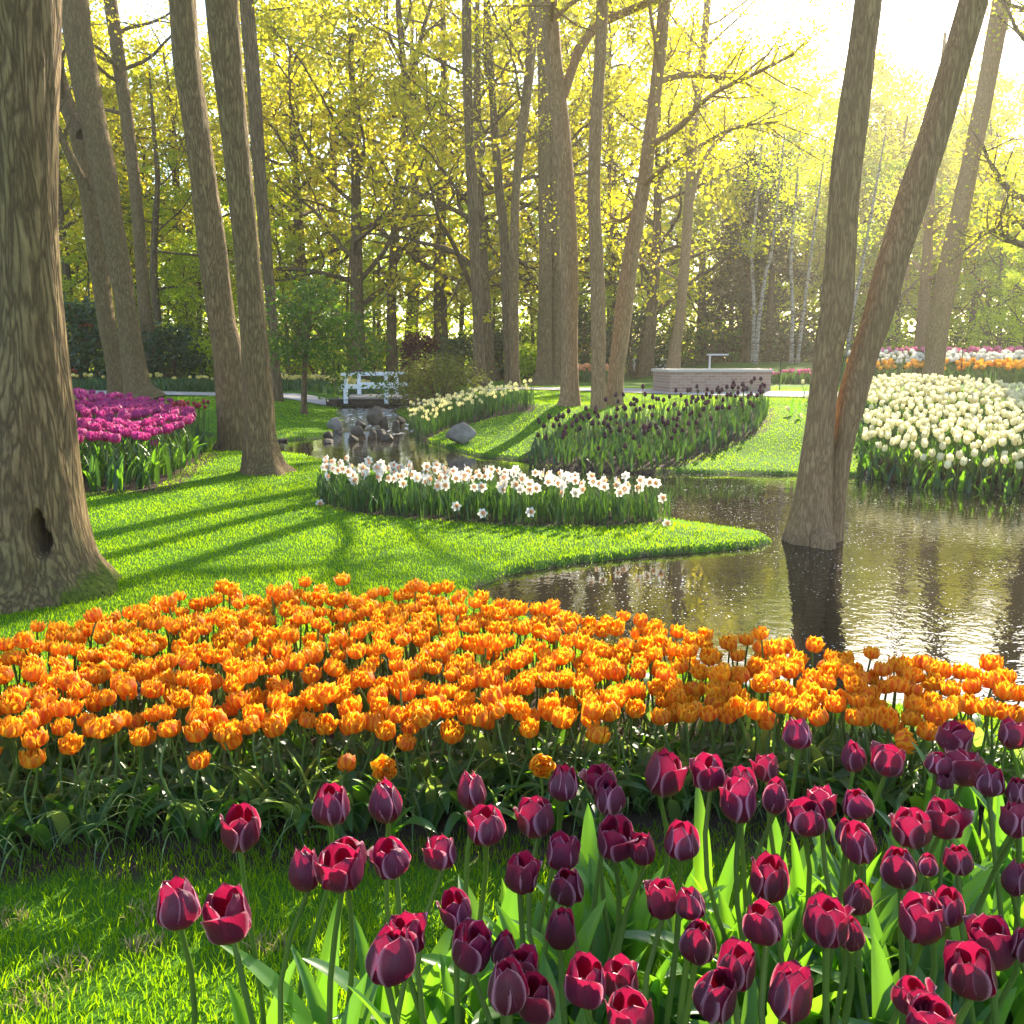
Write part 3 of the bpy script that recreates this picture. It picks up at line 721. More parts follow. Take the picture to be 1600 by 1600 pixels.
# undergrowth of tulip leaves and thin trailing bulb leaves
mb = MB(); g = random.Random(9)
for x, y in poisson(grow(BED['orange'], .02), .08, 12000, 8):
    if y > 3.1 and g.random() < .5: continue
    blade_leaf(mb, g.uniform(.10, .19), g.uniform(.02, .04), g.uniform(.2, .9), g.uniform(0, 6.28), g.uniform(.2, 1.0), .35, g.uniform(-.4, .4), nu=3, nv=7, rz=g.random(), base=(x, y, hz(x, y)))
front = [hit(x, y)[:2] for x, y in [(-150, 1345), (0, 1340), (200, 1320), (400, 1310), (600, 1295), (800, 1270), (1000, 1275), (1200, 1265), (1400, 1260), (1650, 1250)]]
fr = spline([np.append(p, 0) for p in front], 200)
for _ in range(70):      # broad leaves along the front edge
    p = fr[g.randrange(200)]
    blade_leaf(mb, g.uniform(.16, .26), g.uniform(.035, .055), g.uniform(.2, 1.0), g.uniform(3.4, 6.0), g.uniform(.2, .9), .35, g.uniform(-.4, .4), nu=5, nv=9, rz=g.random() * .7, base=(p[0] + g.uniform(-.05, .05), p[1] + g.uniform(-.02, .2), 0))
tag(mb.build('tulip_foliage', M['leaf_trail']), kind='stuff')
mb = MB()
for _ in range(900):
    p = fr[g.randrange(200)]; az = g.uniform(3.2, 6.2) if g.random() < .7 else g.uniform(0, 6.28)
    blade_leaf(mb, g.uniform(.12, .30), g.uniform(.004, .007), g.uniform(.6, 1.8), az, g.uniform(.5, 1.3), .3, g.uniform(-.5, .5), nu=3, nv=9, rz=g.random(), base=(p[0] + g.uniform(-.05, .05), p[1] + g.uniform(-.03, .22), .005))
for x, y in poisson(BED['orange'], .06, 9000, 18)[:900]:
    blade_leaf(mb, g.uniform(.14, .26), g.uniform(.004, .007), g.uniform(.2, 1.2), g.uniform(0, 6.28), g.uniform(.3, 1.2), .3, g.uniform(-.5, .5), nu=3, nv=7, rz=g.random(), base=(x, y, hz(x, y)))
tag(mb.build('bulb_leaf_undergrowth', M['leaf_trail']), kind='stuff')

# ------------------------------------------------------------------ magenta tulips
GB = [double_bloom('bloom', M['magenta'], 40 + k, .92 + .08 * k, 6, 8) for k in range(3)]
mass = MB(); P = [p for p in poisson(BED['magenta'], .15, 20000, 4) if in_view(p[0], p[1], hz(*p) + .45, 10)]; P.sort(key=lambda p: p[1])
for i, (x, y) in enumerate(P):
    z0 = hz(x, y); h = .47 + rnd.uniform(-.045, .045)
    if i >= 285:
        dump(mass, GB[i % 3], Matrix.Translation((x, y, z0 + h)) @ Euler((rnd.uniform(-.3, .3), rnd.uniform(-.3, .3), rnd.uniform(0, 6))).to_matrix().to_4x4() @ Matrix.Scale(.09, 4), 0); continue
    lv = [(TL[rnd.randrange(6)], rnd.uniform(0, 6.28), rnd.uniform(.8, 1.3)) for _ in range(2)]
    flower('magenta_tulip', (x + rnd.uniform(-.04, .04), y + rnd.uniform(-.04, .04), z0), (x, y, z0 + h), GB[i % 3], rnd.uniform(.085, .10), (rnd.uniform(-.3, .3), rnd.uniform(-.3, .3)), STEM[i % 4], 1.2, lv,
           'full magenta tulip in the bed behind the biggest trunk', 'tulip', 'magenta tulips in the left bed')
if mass.n: tag(mass.build('magenta_tulip_mass', M['magenta']), kind='stuff')
for px, py, lab in [(242, 697, 'small dark magenta tulip sunk low in the leaves of its bed'), (300, 655, 'magenta tulip at the right tip of the left bed')]:
    p = hit(px, py, .3); z0 = hz(p[0], p[1])
    flower('magenta_tulip', (p[0], p[1], z0), p, GB[0], .07, (.3, .2), STEM[1], 1.1, [(TL[1], 1.0, 1.0)], lab, 'tulip', 'magenta tulips in the left bed')
mb = MB(); g = random.Random(10)
for x, y in poisson(grow(BED['magenta'], .12), .085, 9000, 41):
    if y > 10.5 and g.random() < .6: continue
    blade_leaf(mb, g.uniform(.28, .46), g.uniform(.03, .055), g.uniform(.1, .8), g.uniform(0, 6.28), g.uniform(.1, .8), .35, g.uniform(-.4, .4), nu=3, nv=8, rz=g.random(), base=(x, y, hz(x, y)))
tag(mb.build('tulip_foliage', M['leaf_bulb']), kind='stuff')
# dark red tulips behind
RB = tulip_bloom('bloom', M['dark_red'], 50, .6, .42, nu=5, nv=7)
for i in range(26):
    px = rnd.uniform(268, 330); py = 634 + (px - 268) * .0 + rnd.uniform(-5, 6); y = 12.6 + rnd.uniform(-.6, .8); p = D(px, py, y); z0 = hz(p[0], p[1])
    flower('dark_red_tulip', (p[0], p[1], z0), p, RB, .06, (0, 0), STEM[i % 4], 1.0, [(TL[i % 6], rnd.uniform(0, 6), .9)], 'dark red tulip at the rear end of the magenta bed', 'tulip', 'dark red tulips past the magenta bed')

# ------------------------------------------------------------------ daffodils
def daff_bloom(name, m_pet, m_cup, seed):
    mb = MB(); g = random.Random(seed)      # faces +Z, one unit across
    for k in range(6):
        ph = k * math.pi / 3 + g.uniform(-.08, .08); V = []; A = []; tz = g.uniform(-.02, .06); zz = g.random()
        for v in np.linspace(0, 1, 6):
            w = .17 * math.sin(math.pi * min(1, v * .86 + .14)) ** .7 * (1 if v < 1 else 0)
            for u in np.linspace(-1, 1, 4):
                rr = .05 + .45 * v; z = (-.02 if k % 2 else .0) + tz * v * v - .05 * u * u * v
                V.append((rr * math.cos(ph) - u * w * math.sin(ph), rr * math.sin(ph) + u * w * math.cos(ph), z)); A.append((abs(u), v, zz))
        mb.add(V, grid_faces(4, 6), 0, A)
    return mb.mesh(name, m_pet)
def daff_cup(name, m_cup):
    mb = MB(); a = np.linspace(0, 2 * math.pi, 14, endpoint=False); V = []; A = []
    for v, r, z in [(0, .06, 0), (.4, .12, .10), (.8, .17, .18), (1, .22, .22)]:
        for k, t in enumerate(a): rr = r * (1 + .12 * (v == 1) * math.sin(k * 2.4)); V.append((rr * math.cos(t), rr * math.sin(t), z)); A.append((v, v, .5))
    mb.add(V, grid_faces(14, 4, True), 0, A); return mb.mesh(name, m_cup)
def straps(name, n, seed, Lh=.29, w=.011, sp=.05):
    mb = MB(); g = random.Random(seed)
    for _ in range(n): blade_leaf(mb, Lh * g.uniform(.7, 1.1), w * g.uniform(.8, 1.3), g.uniform(.05, .5), g.uniform(0, 6.28), g.uniform(.0, .5), .2, g.uniform(-.6, .6), nu=3, nv=7, rz=g.random(), base=(g.uniform(-sp, sp), g.uniform(-sp, sp), 0))
    return mb.mesh(name, M['leaf_bulb'])
WD = [daff_bloom('bloom', M['white'], M['peach'], 60 + k) for k in range(3)]; WC = daff_cup('cup', M['peach'])
STR = [straps('foliage', 9, 70 + k) for k in range(4)]
def daffodil(name, base, top, bloom, cup, size, face, fol, label, group, sr=.8):
    t = thing(name, base, label, 'daffodil', group); d = Vector(top) - Vector(base)
    s = link('stem', STEM[rnd.randrange(4)], t); s.rotation_mode = 'QUATERNION'; s.rotation_quaternion = qtrack(d); s.scale = (sr, sr, d.length)
    b = link('bloom', bloom, t); b.location = d; b.rotation_mode = 'QUATERNION'; b.rotation_quaternion = qtrack(face) @ Euler((0, 0, rnd.uniform(0, 6))).to_quaternion(); b.scale = (size,) * 3
    c = link('cup', cup, b)
    if fol is not None: l = link('foliage', fol, t); l.rotation_euler = (0, 0, rnd.uniform(0, 6.28)); l.scale = (1, 1, rnd.uniform(.85, 1.1))
    return t
for i, (x, y) in enumerate(poisson(BED['daffodil'], .112, 14000, 6)):
    z0 = hz(x, y); h = .285 + rnd.uniform(-.05, .04); fa = rnd.uniform(-1.4, 1.4) - math.pi / 2 if rnd.random() < .7 else rnd.uniform(0, 6.28)
    daffodil('white_daffodil', (x, y, z0), (x + rnd.uniform(-.03, .03), y + rnd.uniform(-.03, .03), z0 + h), WD[i % 3], WC, rnd.uniform(.075, .098), (math.cos(fa), math.sin(fa), rnd.uniform(-.1, .45)), STR[i % 4],
             'white daffodil with peach cup in the low bed between lawn and pond', 'white daffodils in the pond bed')
for px, py, z, lab in [(500, 787, .02, 'white daffodil drooped to the grass at the left end of its bed'), (713, 791, .14, 'low white daffodil hanging in the leaves left of two others'), (754, 802, .10, 'lowest white daffodil hanging in the leaves in the middle'),
                       (829, 800, .12, 'low white daffodil hanging in the leaves to the right of two others'), (1042, 818, .02, 'white daffodil fallen at the right tip of its bed'), (1035, 778, .22, 'white daffodil leaning out over the water')]:
    p = G(px, py, z); daffodil('white_daffodil', (p[0] + .05, p[1] + .05, min(0, z)), p, WD[0], WC, .085, (.3, -1, .3), None, lab, 'white daffodils in the pond bed')
mb = MB(); g = random.Random(12)
for x, y in poisson(grow(BED['daffodil'], .09), .040, 14000, 61):
    blade_leaf(mb, g.uniform(.12, .31), g.uniform(.008, .013), g.uniform(.05, .6), g.uniform(0, 6.28), g.uniform(0, .7), .2, g.uniform(-.6, .6), nu=3, nv=6, rz=g.random(), base=(x, y, hz(x, y)))
tag(mb.build('daffodil_foliage', M['leaf_bulb']), kind='stuff')

def single_plant(name, bloom, bs, h, fol=None, fmat='leaf_bulb', facing=False):
    """a whole small flower in one mesh, for beds too far off to show its parts"""
    mb = MB(); rot = Euler((R(75), 0, 0)).to_matrix().to_4x4() if facing else Matrix.Identity(4)
    dump(mb, STEM[0], Matrix.Diagonal((1.1, 1.1, h, 1)), 1)
    dump(mb, bloom, Matrix.Translation((0, 0, h)) @ rot @ Matrix.Scale(bs, 4), 0)
    g = random.Random(h)
    for _ in range(fol or 0): blade_leaf(mb, g.uniform(.22, .34), .04 if fmat == 'leaf_tulip' else .014, g.uniform(.1, .6), g.uniform(0, 6.28), g.uniform(.1, .6), .3, .3, nu=3, nv=6, mat=2, rz=g.random())
    return mb.mesh(name, [bloom.materials[0], M['stem'], M[fmat]])
def plant_bed(name, poly, spacing, protos, label, cat, group, seed, most=300, ok=None):
    P = [(x, y) for x, y in poisson(poly, spacing, 12000, seed)]; P = [p for p in P if in_view(p[0], p[1], .6, 20)]
    P.sort(key=lambda p: p[1])
    for i, (x, y) in enumerate(P[:most]):
        o = link(name, protos[i % len(protos)], None, (x, y, hz(x, y))); o.rotation_euler = (rnd.uniform(-.1, .1), rnd.uniform(-.1, .1), rnd.uniform(-.7, .7) if ok else rnd.uniform(0, 6.28)); s = rnd.uniform(.88, 1.12); o.scale = (s, s, s)
        tag(o, label, cat, group)
    return P[most:]
YD = daff_bloom('bloom', M['pale'], None, 80)
plant_bed('yellow_daffodil', BED['yellow'], .17, [single_plant('yellow_daffodil', YD, .068, .33 + .03 * k, 5, facing=True) for k in range(3)], 'pale yellow daffodil in the bank bed above the boulder', 'daffodil', 'pale yellow daffodils by the stream', 7, ok=True)
mb = MB(); g = random.Random(13)
for x, y in poisson(grow(BED['yellow'], .06), .075, 9000, 71): blade_leaf(mb, g.uniform(.22, .36), .016, g.uniform(.05, .5), g.uniform(0, 6.28), g.uniform(0, .5), .2, .3, nu=3, nv=5, rz=g.random(), base=(x, y, hz(x, y)))
tag(mb.build('daffodil_foliage', M['leaf_bulb']), kind='stuff')
KB = [tulip_bloom('bloom', M['black'], 90 + k, .5, .36, nu=5, nv=7) for k in range(2)]
plant_bed('dark_purple_tulip', BED['black'], .165, [single_plant('dark_purple_tulip', KB[k % 2], .072, .27 + .045 * k, 3, 'leaf_bulb') for k in range(5)], 'near black purple tulip in the bank bed before the brick basin', 'tulip', 'near black tulips on the far bank', 8)
mb = MB(); g = random.Random(14)
for x, y in poisson(grow(BED['black'], .08), .085, 12000, 72): blade_leaf(mb, g.uniform(.18, .34), g.uniform(.028, .045), g.uniform(.1, .8), g.uniform(0, 6.28), g.uniform(.1, .8), .3, .3, nu=3, nv=6, rz=g.random(), base=(x, y, hz(x, y)))
tag(mb.build('tulip_foliage', M['leaf_bulb']), kind='stuff')
CB = [tulip_bloom('bloom', M['cream'], 100 + k, .62 + .09 * k, .40, H=1.15, nu=7, nv=8, flare=.4, ruf=.05, tip=2.2) for k in range(4)]
def cream(x, y, h, lab='cream white tulip in the large bed on the far right bank', lay=0.0):
    z0 = hz(x, y)
    flower('cream_tulip', (x + rnd.uniform(-.04, .04), y + rnd.uniform(-.04, .04), z0), (x, y, z0 + h), CB[rnd.randrange(4)], rnd.uniform(.068, .088), (rnd.uniform(-.3, .3) + lay, rnd.uniform(-.3, .3)), STEM[rnd.randrange(4)], 1.3,
           [(TL[rnd.randrange(6)], rnd.uniform(0, 6.28), 1.0)], lab, 'tulip', 'cream tulips on the right bank')
P = [p for p in poisson(BED['cream'], .108, 40000, 9)]
P.sort(key=lambda p: (not in_view(p[0], p[1], .6, 10), p[1])); mass = MB()
for i, (x, y) in enumerate(P[290:]): dump(mass, CB[i % 4], Matrix.Translation((x, y, hz(x, y) + .40 + rnd.uniform(-.06, .05))) @ Euler((rnd.uniform(-.3, .3), rnd.uniform(-.3, .3), rnd.uniform(0, 6))).to_matrix().to_4x4() @ Matrix.Scale(.08, 4), 0)
if mass.n: tag(mass.build('cream_tulip_mass', M['cream']), kind='stuff')
P = P[:290]
for x, y in P: cream(x, y, .40 + rnd.uniform(-.06, .05))
for px, py, h, lab in [(1234, 642, .08, 'cream tulip lying on the lawn left of the twin trunk'), (1249, 650, .05, 'smaller cream tulip lying on the lawn beside another'), (1322, 600, .42, 'cream tulip glimpsed high in the gap between twin stems'), (1326, 615, .38, 'cream tulip glimpsed low in the gap between twin stems'),
                       (1358, 690, .2, 'lone cream tulip hanging low at the left end of its bed'), (1254, 600, .3, 'cream tulip behind the path edge left of the twin trunk'), (1262, 624, .1, 'cream tulip close to the left side of the twin trunk')]:
    p = hit(px, py, h); cream(p[0], p[1], h, lab, .8 if 'lying' in lab else 0)
mb = MB(); g = random.Random(15)
for x, y in poisson(grow(BED['cream'], .15), .10, 12000, 73): blade_leaf(mb, g.uniform(.22, .38), g.uniform(.025, .045), g.uniform(.1, .8), g.uniform(0, 6.28), g.uniform(.1, .7), .3, .3, nu=3, nv=6, rz=g.random(), base=(x, y, hz(x, y)))
tag(mb.build('tulip_foliage', M['leaf_bulb']), kind='stuff')
mb = MB()
ed = spline([np.append(G(x, y, WATER_Z)[:2], 0) for x, y in [(1385, 744), (1420, 753), (1500, 760), (1600, 766), (1750, 773)]], 100)
for _ in range(900):
    p = ed[g.randrange(100)]; x, y = p[0] + g.uniform(-.05, .05), p[1] + g.uniform(.05, .5)
    blade_leaf(mb, g.uniform(.15, .32), .008, g.uniform(.4, 1.4), g.uniform(3.6, 5.8), g.uniform(.6, 1.4), .2, .3, nu=3, nv=7, rz=g.random(), base=(x, y, hz(x, y)))
tag(mb.build('dry_grass', M['leaf_dry']), kind='stuff')

# far beds
def far_row(name, mat, n, px0, px1, y0, y1, pyf, bs, h, label, group, seed):
    g = random.Random(seed); b = tulip_bloom('bloom', M[mat], seed, .7, .45, nu=5, nv=6); pr = single_plant(name, b, bs, h, 3, 'leaf_bulb')
    for i in range(n):
        px = g.uniform(px0, px1); yy = g.uniform(y0, y1); p = D(px, 560, yy)
        o = link(name, pr, None, (p[0], yy, hz(p[0], yy))); s = g.uniform(.85, 1.15); o.scale = (s, s, s); o.rotation_euler = (0, 0, g.uniform(0, 6)); tag(o, label, 'tulip', group)
far_row('golden_tulip', 'gold', 150, 1325, 1610, 29.2, 31, 0, .16, .42, 'golden orange tulip in the striped bed beyond the right path', 'golden tulips in the striped far bed', 110)
far_row('white_tulip', 'white', 190, 1325, 1610, 31.2, 33.4, 0, .16, .42, 'white tulip in the striped bed beyond the right path', 'white tulips in the striped far bed', 111)
far_row('pink_tulip', 'pink', 120, 1370, 1610, 33.6, 36, 0, .16, .42, 'pink tulip in the striped bed beyond the right path', 'pink tulips in the striped far bed', 112)
far_row('rose_tulip', 'pink', 120, 1065, 1275, 27.6, 29, 0, .10, .30, 'rose pink tulip in the low strip behind the brick basin', 'rose tulips behind the brick basin', 113)
far_row('salmon_tulip', 'peach', 26, 900, 950, 30, 32, 0, .15, .40, 'salmon tulip seen between the central trunks', 'salmon tulips between the trunks', 114)
far_row('yellow_flower', 'yellow', 90, 425, 575, 28, 32, 0, .12, .34, 'yellow daffodil behind the path left of the white bridge', 'yellow daffodils behind the path', 115)
far_row('yellow_primrose', 'yellow', 60, 552, 655, 40, 43, 0, .14, .36, 'yellow flower in the far strip behind the white bridge', 'yellow flowers behind the bridge', 116)
far_row('yellow_daffodil', 'yellow', 40, 105, 330, 28, 31, 0, .11, .36, 'yellow daffodil under the dark shrubs on the left', 'yellow daffodils under the shrubs', 117)
mb = MB(); g = random.Random(16)
for (a, b, y0, y1, n) in [(1310, 1640, 28.6, 36, 2600), (1060, 1290, 27.4, 29.4, 900), (80, 350, 27.5, 32, 1500), (420, 660, 27, 33, 1300), (880, 960, 29.5, 32, 250)]:
    for _ in range(n):
        yy = g.uniform(y0, y1); p = D(g.uniform(a, b), 560, yy); blade_leaf(mb, g.uniform(.25, .45), .05, g.uniform(.1, .8), g.uniform(0, 6.28), g.uniform(.1, .7), .3, .2, nu=2, nv=4, rz=g.random(), base=(p[0], yy, hz(p[0], yy)))
tag(mb.build('bulb_leaf_undergrowth', M['leaf_bulb']), kind='stuff')

# ------------------------------------------------------------------ trees
class Leaves:
    def __init__(s): s.P, s.S, s.Z = [], [], []
    def clump(s, c, n, sig, size):
        p = nr.normal(0, 1, (n, 3)) * sig * np.array((1, 1, .7)) + c
        s.P.append(p); s.S.append(size * nr.uniform(.6, 1.25, n)); s.Z.append(np.clip(nr.random() * .7 + nr.random(n) * .3, 0, 1))
    def build(s, name, mat, parent=None):
        return link(name, s.mesh(name, mat), parent)
    def mesh(s, name, mat):
        P = np.concatenate(s.P); S = np.concatenate(s.S); Z = np.concatenate(s.Z); n = len(P)
        a = nr.normal(0, 1, (n, 3)); a[:, 2] = a[:, 2] * .6 - .25; a /= np.linalg.norm(a, axis=1)[:, None]
        b = np.cross(a, nr.normal(0, 1, (n, 3))); b /= np.linalg.norm(b, axis=1)[:, None] + 1e-9
        c = np.cross(a, b); S = S[:, None]
        V = np.stack([P, P + a * S * .45 + b * S * .34 + c * S * .08, P + a * S, P + a * S * .5 - b * S * .34 + c * S * .08], 1).reshape(-1, 3)
        mb = MB(); z = np.repeat(Z, 4); mb.add(V, np.arange(n * 4).reshape(-1, 4), 0, np.stack([z * 0, z * 0, z], 1))
        return mb.mesh(name, mat, smooth=False)

def limb(mb, lv, p, d, ln, r, g, depth, leaf, per, sig, sides=6, clump_from=.35):
    n = max(5, int(ln / .35)); n = min(n, 14); P = [np.array(p, float)]; d = np.array(d, float); d /= np.linalg.norm(d)
    for i in range(n - 1):
        d = d + np.array((g.gauss(0, .16), g.gauss(0, .16), g.gauss(.03, .13))); d /= np.linalg.norm(d); P.append(P[-1] + d * ln / (n - 1))
    P = np.array(P); rad = np.linspace(r, max(.006, r * .3), n); v, f = tube(P, rad, sides); mb.add(v, f)
    if depth > 0:
        for k in range(g.randint(3, 5)):
            t = g.uniform(.25, .98); i = min(n - 2, int(t * (n - 1)))
            dd = P[i + 1] - P[i]; dd /= np.linalg.norm(dd); e = np.array((g.gauss(0, 1), g.gauss(0, 1), g.gauss(.1, .6))); e /= np.linalg.norm(e)
            limb(mb, lv, P[i], dd * .6 + e * .9, ln * g.uniform(.35, .6), rad[i] * .6, g, depth - 1, leaf, per, sig, max(4, sides - 1))
    if lv is not None and depth <= 1:
        for t in np.linspace(clump_from, 1, 3 if depth else 3):
            i = min(n - 1, int(t * (n - 1))); lv.clump(P[i], per, sig, leaf)

def proto_tree(seed, H, r0, cb, spread, nb, leaf, per, sig, mat, bark='bark_far', lean=.04, up=.5, depth=2):
    g = random.Random(seed); mb = MB(); lv = Leaves(); n = 16; P = []; a = g.uniform(0, 6)
    for i in range(n):
        t = i / (n - 1); P.append((lean * H * t * math.cos(a) + .25 * math.sin(t * 5 + a) * t, lean * H * t * math.sin(a) + .25 * math.cos(t * 4 + a) * t, H * .9 * t))
    P = np.array(P); rad = r0 * (1 - .82 * np.linspace(0, 1, n)) * (1 + .5 * np.exp(-np.linspace(0, 1, n) * 25)); v, f = tube(P, rad, 10); mb.add(v, f)
    for k in range(nb):
        t = cb + (1 - cb) * (k + g.random()) / nb; i = min(n - 1, int(t * (n - 1))); az = k * 2.4 + g.uniform(-.5, .5)
        ln = spread * (1.1 - .65 * ((t - cb) / (1 - cb)) ** 1.3) * g.uniform(.75, 1.15)
        limb(mb, lv, P[i], (math.cos(az), math.sin(az), g.uniform(.1, up + .4)), ln, rad[i] * .45, g, depth - 1, leaf, per, sig)
    return mb.mesh('trunk', M[bark]), lv.mesh('crown', M[mat])
def conifer(seed, H, r0, mat):
    g = random.Random(seed); mb = MB(); lv = Leaves(); z = np.linspace(0, H, 12); v, f = tube(np.stack([z * 0, z * 0, z], 1), r0 * (1 - .9 * z / H), 8); mb.add(v, f)
    for k in range(70):
        t = g.uniform(.06, .98); ln = (1 - t) * H * .24 + .3; az = g.uniform(0, 6.28); p = np.array((0, 0, H * t)); q = np.array((math.cos(az) * ln, math.sin(az) * ln, H * t - .22 * ln))
        v, f = tube(np.array([p, (p + q) / 2 + (0, 0, .08 * ln), q]), [.035, .025, .01], 4); mb.add(v, f)
        for s in np.linspace(.3, 1, 6): lv.clump(p + (q - p) * s + (0, 0, -.05), 22, .2, .16)
    return mb.mesh('trunk', M['bark_far']), lv.mesh('crown', M[mat])
def place(name, pr, loc, rz, sc, label, cat='tree', group=None):
    t = thing(name, (loc[0], loc[1], hz(loc[0], loc[1]) - .05), label, cat, group); t.rotation_euler = (0, 0, rz); t.scale = (sc, sc, sc)
    link('trunk', pr[0], t); link('crown', pr[1], t); return t

OAK = [proto_tree(200 + k, 15 + k, .30, .20, 6.2, 18, .20, 7, .20, 'leaf_yellow', up=.45, depth=3) for k in range(3)]
LIME = [proto_tree(210 + k, 14 + k, .22, .08, 5.0, 18, .20, 7, .20, 'leaf_green', up=.25, depth=3) for k in range(3)]
SPARSE = [proto_tree(220 + k, 13, .2, .2, 4.6, 14, .19, 7, .25, 'leaf_yellow', up=.4, depth=3) for k in range(2)]
CON = conifer(230, 9, .2, 'leaf_conifer')
def bgtree(px, dist, pr, sc, label, name, group=None):
    p = D(px, 560, dist); return place(name, pr, (p[0], dist), rnd.uniform(0, 6.28), sc, label, 'tree', group)
for i, (px, ds, sc) in enumerate([(150, 38, .42), (330, 36, .42), (450, 37, .45), (545, 40, .5), (585, 46, .5), (770, 41, .45), (835, 44, .5), (925, 42, .42), (1005, 46, .5), (265, 40, .45), (40, 42, .5)]): bgtree(px, ds, LIME[i % 3], sc, 'small bright green understorey tree beneath the tall woodland', 'young_lime_tree', 'young green trees beneath the woodland')
for i, (px, ds, sc) in enumerate([(215, 46, 1.2), (95, 58, 1.3)]): bgtree(px, ds, OAK[i], sc, ['yellow oak showing between the slim trunks on the left', 'yellow oak showing right beside the biggest trunk'][i], 'oak_tree')
OG, LG, FG = 'yellow leaved oaks in the woodland', 'green limes of the woodland understorey', 'thin trees in the woodland on the right'
ol = 'spreading tree with yellow spring leaves in the woodland behind the stream'; ll = 'leafy light green tree low in the woodland behind the path'; fl_ = 'thinly leaved tree in the bright woodland on the right'
for i, (px, ds, sc) in enumerate([(470, 44, 1.0), (560, 36, .85), (690, 42, 1.0), (760, 33, .85), (860, 40, 1.0), (960, 46, 1.05), (640, 56, 1.25), (520, 58, 1.2), (800, 58, 1.2), (900, 62, 1.25), (420, 62, 1.2), (300, 48, .8), (1010, 36, .75)]):
    bgtree(px, ds, OAK[i % 3], sc * 1.22, ol, 'oak_tree', OG)
for i, (px, ds, sc) in enumerate([(60, 46, .8), (130, 56, .75), (240, 44, .6), (310, 38, .62), (390, 40, .7), (460, 50, .7), (590, 48, .65), (720, 50, .7), (840, 48, .65), (980, 52, .65), (340, 66, .8), (190, 66, .7), (700, 70, .9), (560, 72, .9), (880, 74, .9), (1020, 70, .8), (20, 60, .8)]):
    bgtree(px, ds, LIME[i % 3], sc, ll, 'lime_tree', LG)
RT = [SPARSE[0], LIME[0], SPARSE[1], OAK[1], LIME[2]]
for i, (px, ds, sc) in enumerate([(110, 40, 1.2), (230, 52, 1.4), (30, 55, 1.4), (160, 60, 1.5), (290, 44, 1.25)]): bgtree(px, ds, SPARSE[i % 2], sc, 'thinly leaved tall tree behind the left trunks', 'slender_tree', 'thin trees behind the left trunks')
for i, (px, ds, top) in enumerate([(1120, 50, 250), (1180, 56, 230), (1250, 52, 260), (1330, 60, 200), (1400, 54, 240), (1470, 60, 190), (1560, 50, 230), (1620, 58, 160), (1100, 62, 120), (1210, 66, 140), (1300, 70, 110), (1440, 72, 130), (1540, 68, 120), (1380, 66, 150), (1650, 64, 120), (1160, 76, 60), (1250, 80, 90), (1350, 82, 80), (1050, 78, 20), (1460, 84, 100), (1580, 80, 70), (1290, 60, 220), (1090, 54, 200), (1510, 56, 230), (1600, 40, 330), (1700, 70, 100), (1400, 88, 110), (1310, 90, 90), (1520, 90, 100), (1200, 90, 70)]):
    pr = RT[i % 5]; p = D(px, 560, ds); hh = (D(px, top, ds)[2] - hz(p[0], ds)) / max(v.co.z for v in pr[1].vertices)
    bgtree(px, ds, pr, hh, fl_, 'slender_tree', FG)
for i, (px, ds, sc) in enumerate([(1165, 37, .95), (1200, 41, 1.05), (1140, 43, .8)]):
    bgtree(px, ds, CON, sc, ['brownish conifer beside the leaning birches', 'taller dark conifer behind the birches', 'small conifer left of the birches'][i], 'conifer')

# --- trees whose trunks the photo shows one by one
def noise_tube(path, sides, amp, lobes=None, seed=0, dent=None):
    """path rows: x y z r; a trunk with furrows and swellings"""
    P = path[:, :3]; rad = path[:, 3]; v, f = tube(P, rad, sides); ax = np.repeat(P, sides, 0); rel = v - ax
    a = np.tile(np.arange(sides) / sides * 2 * math.pi, len(P)); z = ax[:, 2]
    k = 1 + amp * (.5 * np.sin(a * 3 + 1.1 * np.sin(z * 1.3 + seed)) + .35 * np.sin(a * 5 - z * .9 + seed) + .4 * np.sin(z * 3.1 + a * 2 + seed)) + amp * .45 * np.sin(a * 11 + 2 * np.sin(z * 3 + seed)) * np.sin(z * 7 + a * 3)
    if lobes: z0 = z - P[0][2]; k += lobes * np.exp(-z0 / .28) * (.5 + .5 * np.sin(a * 5 + seed)) 
    return ax + rel * k[:, None], f
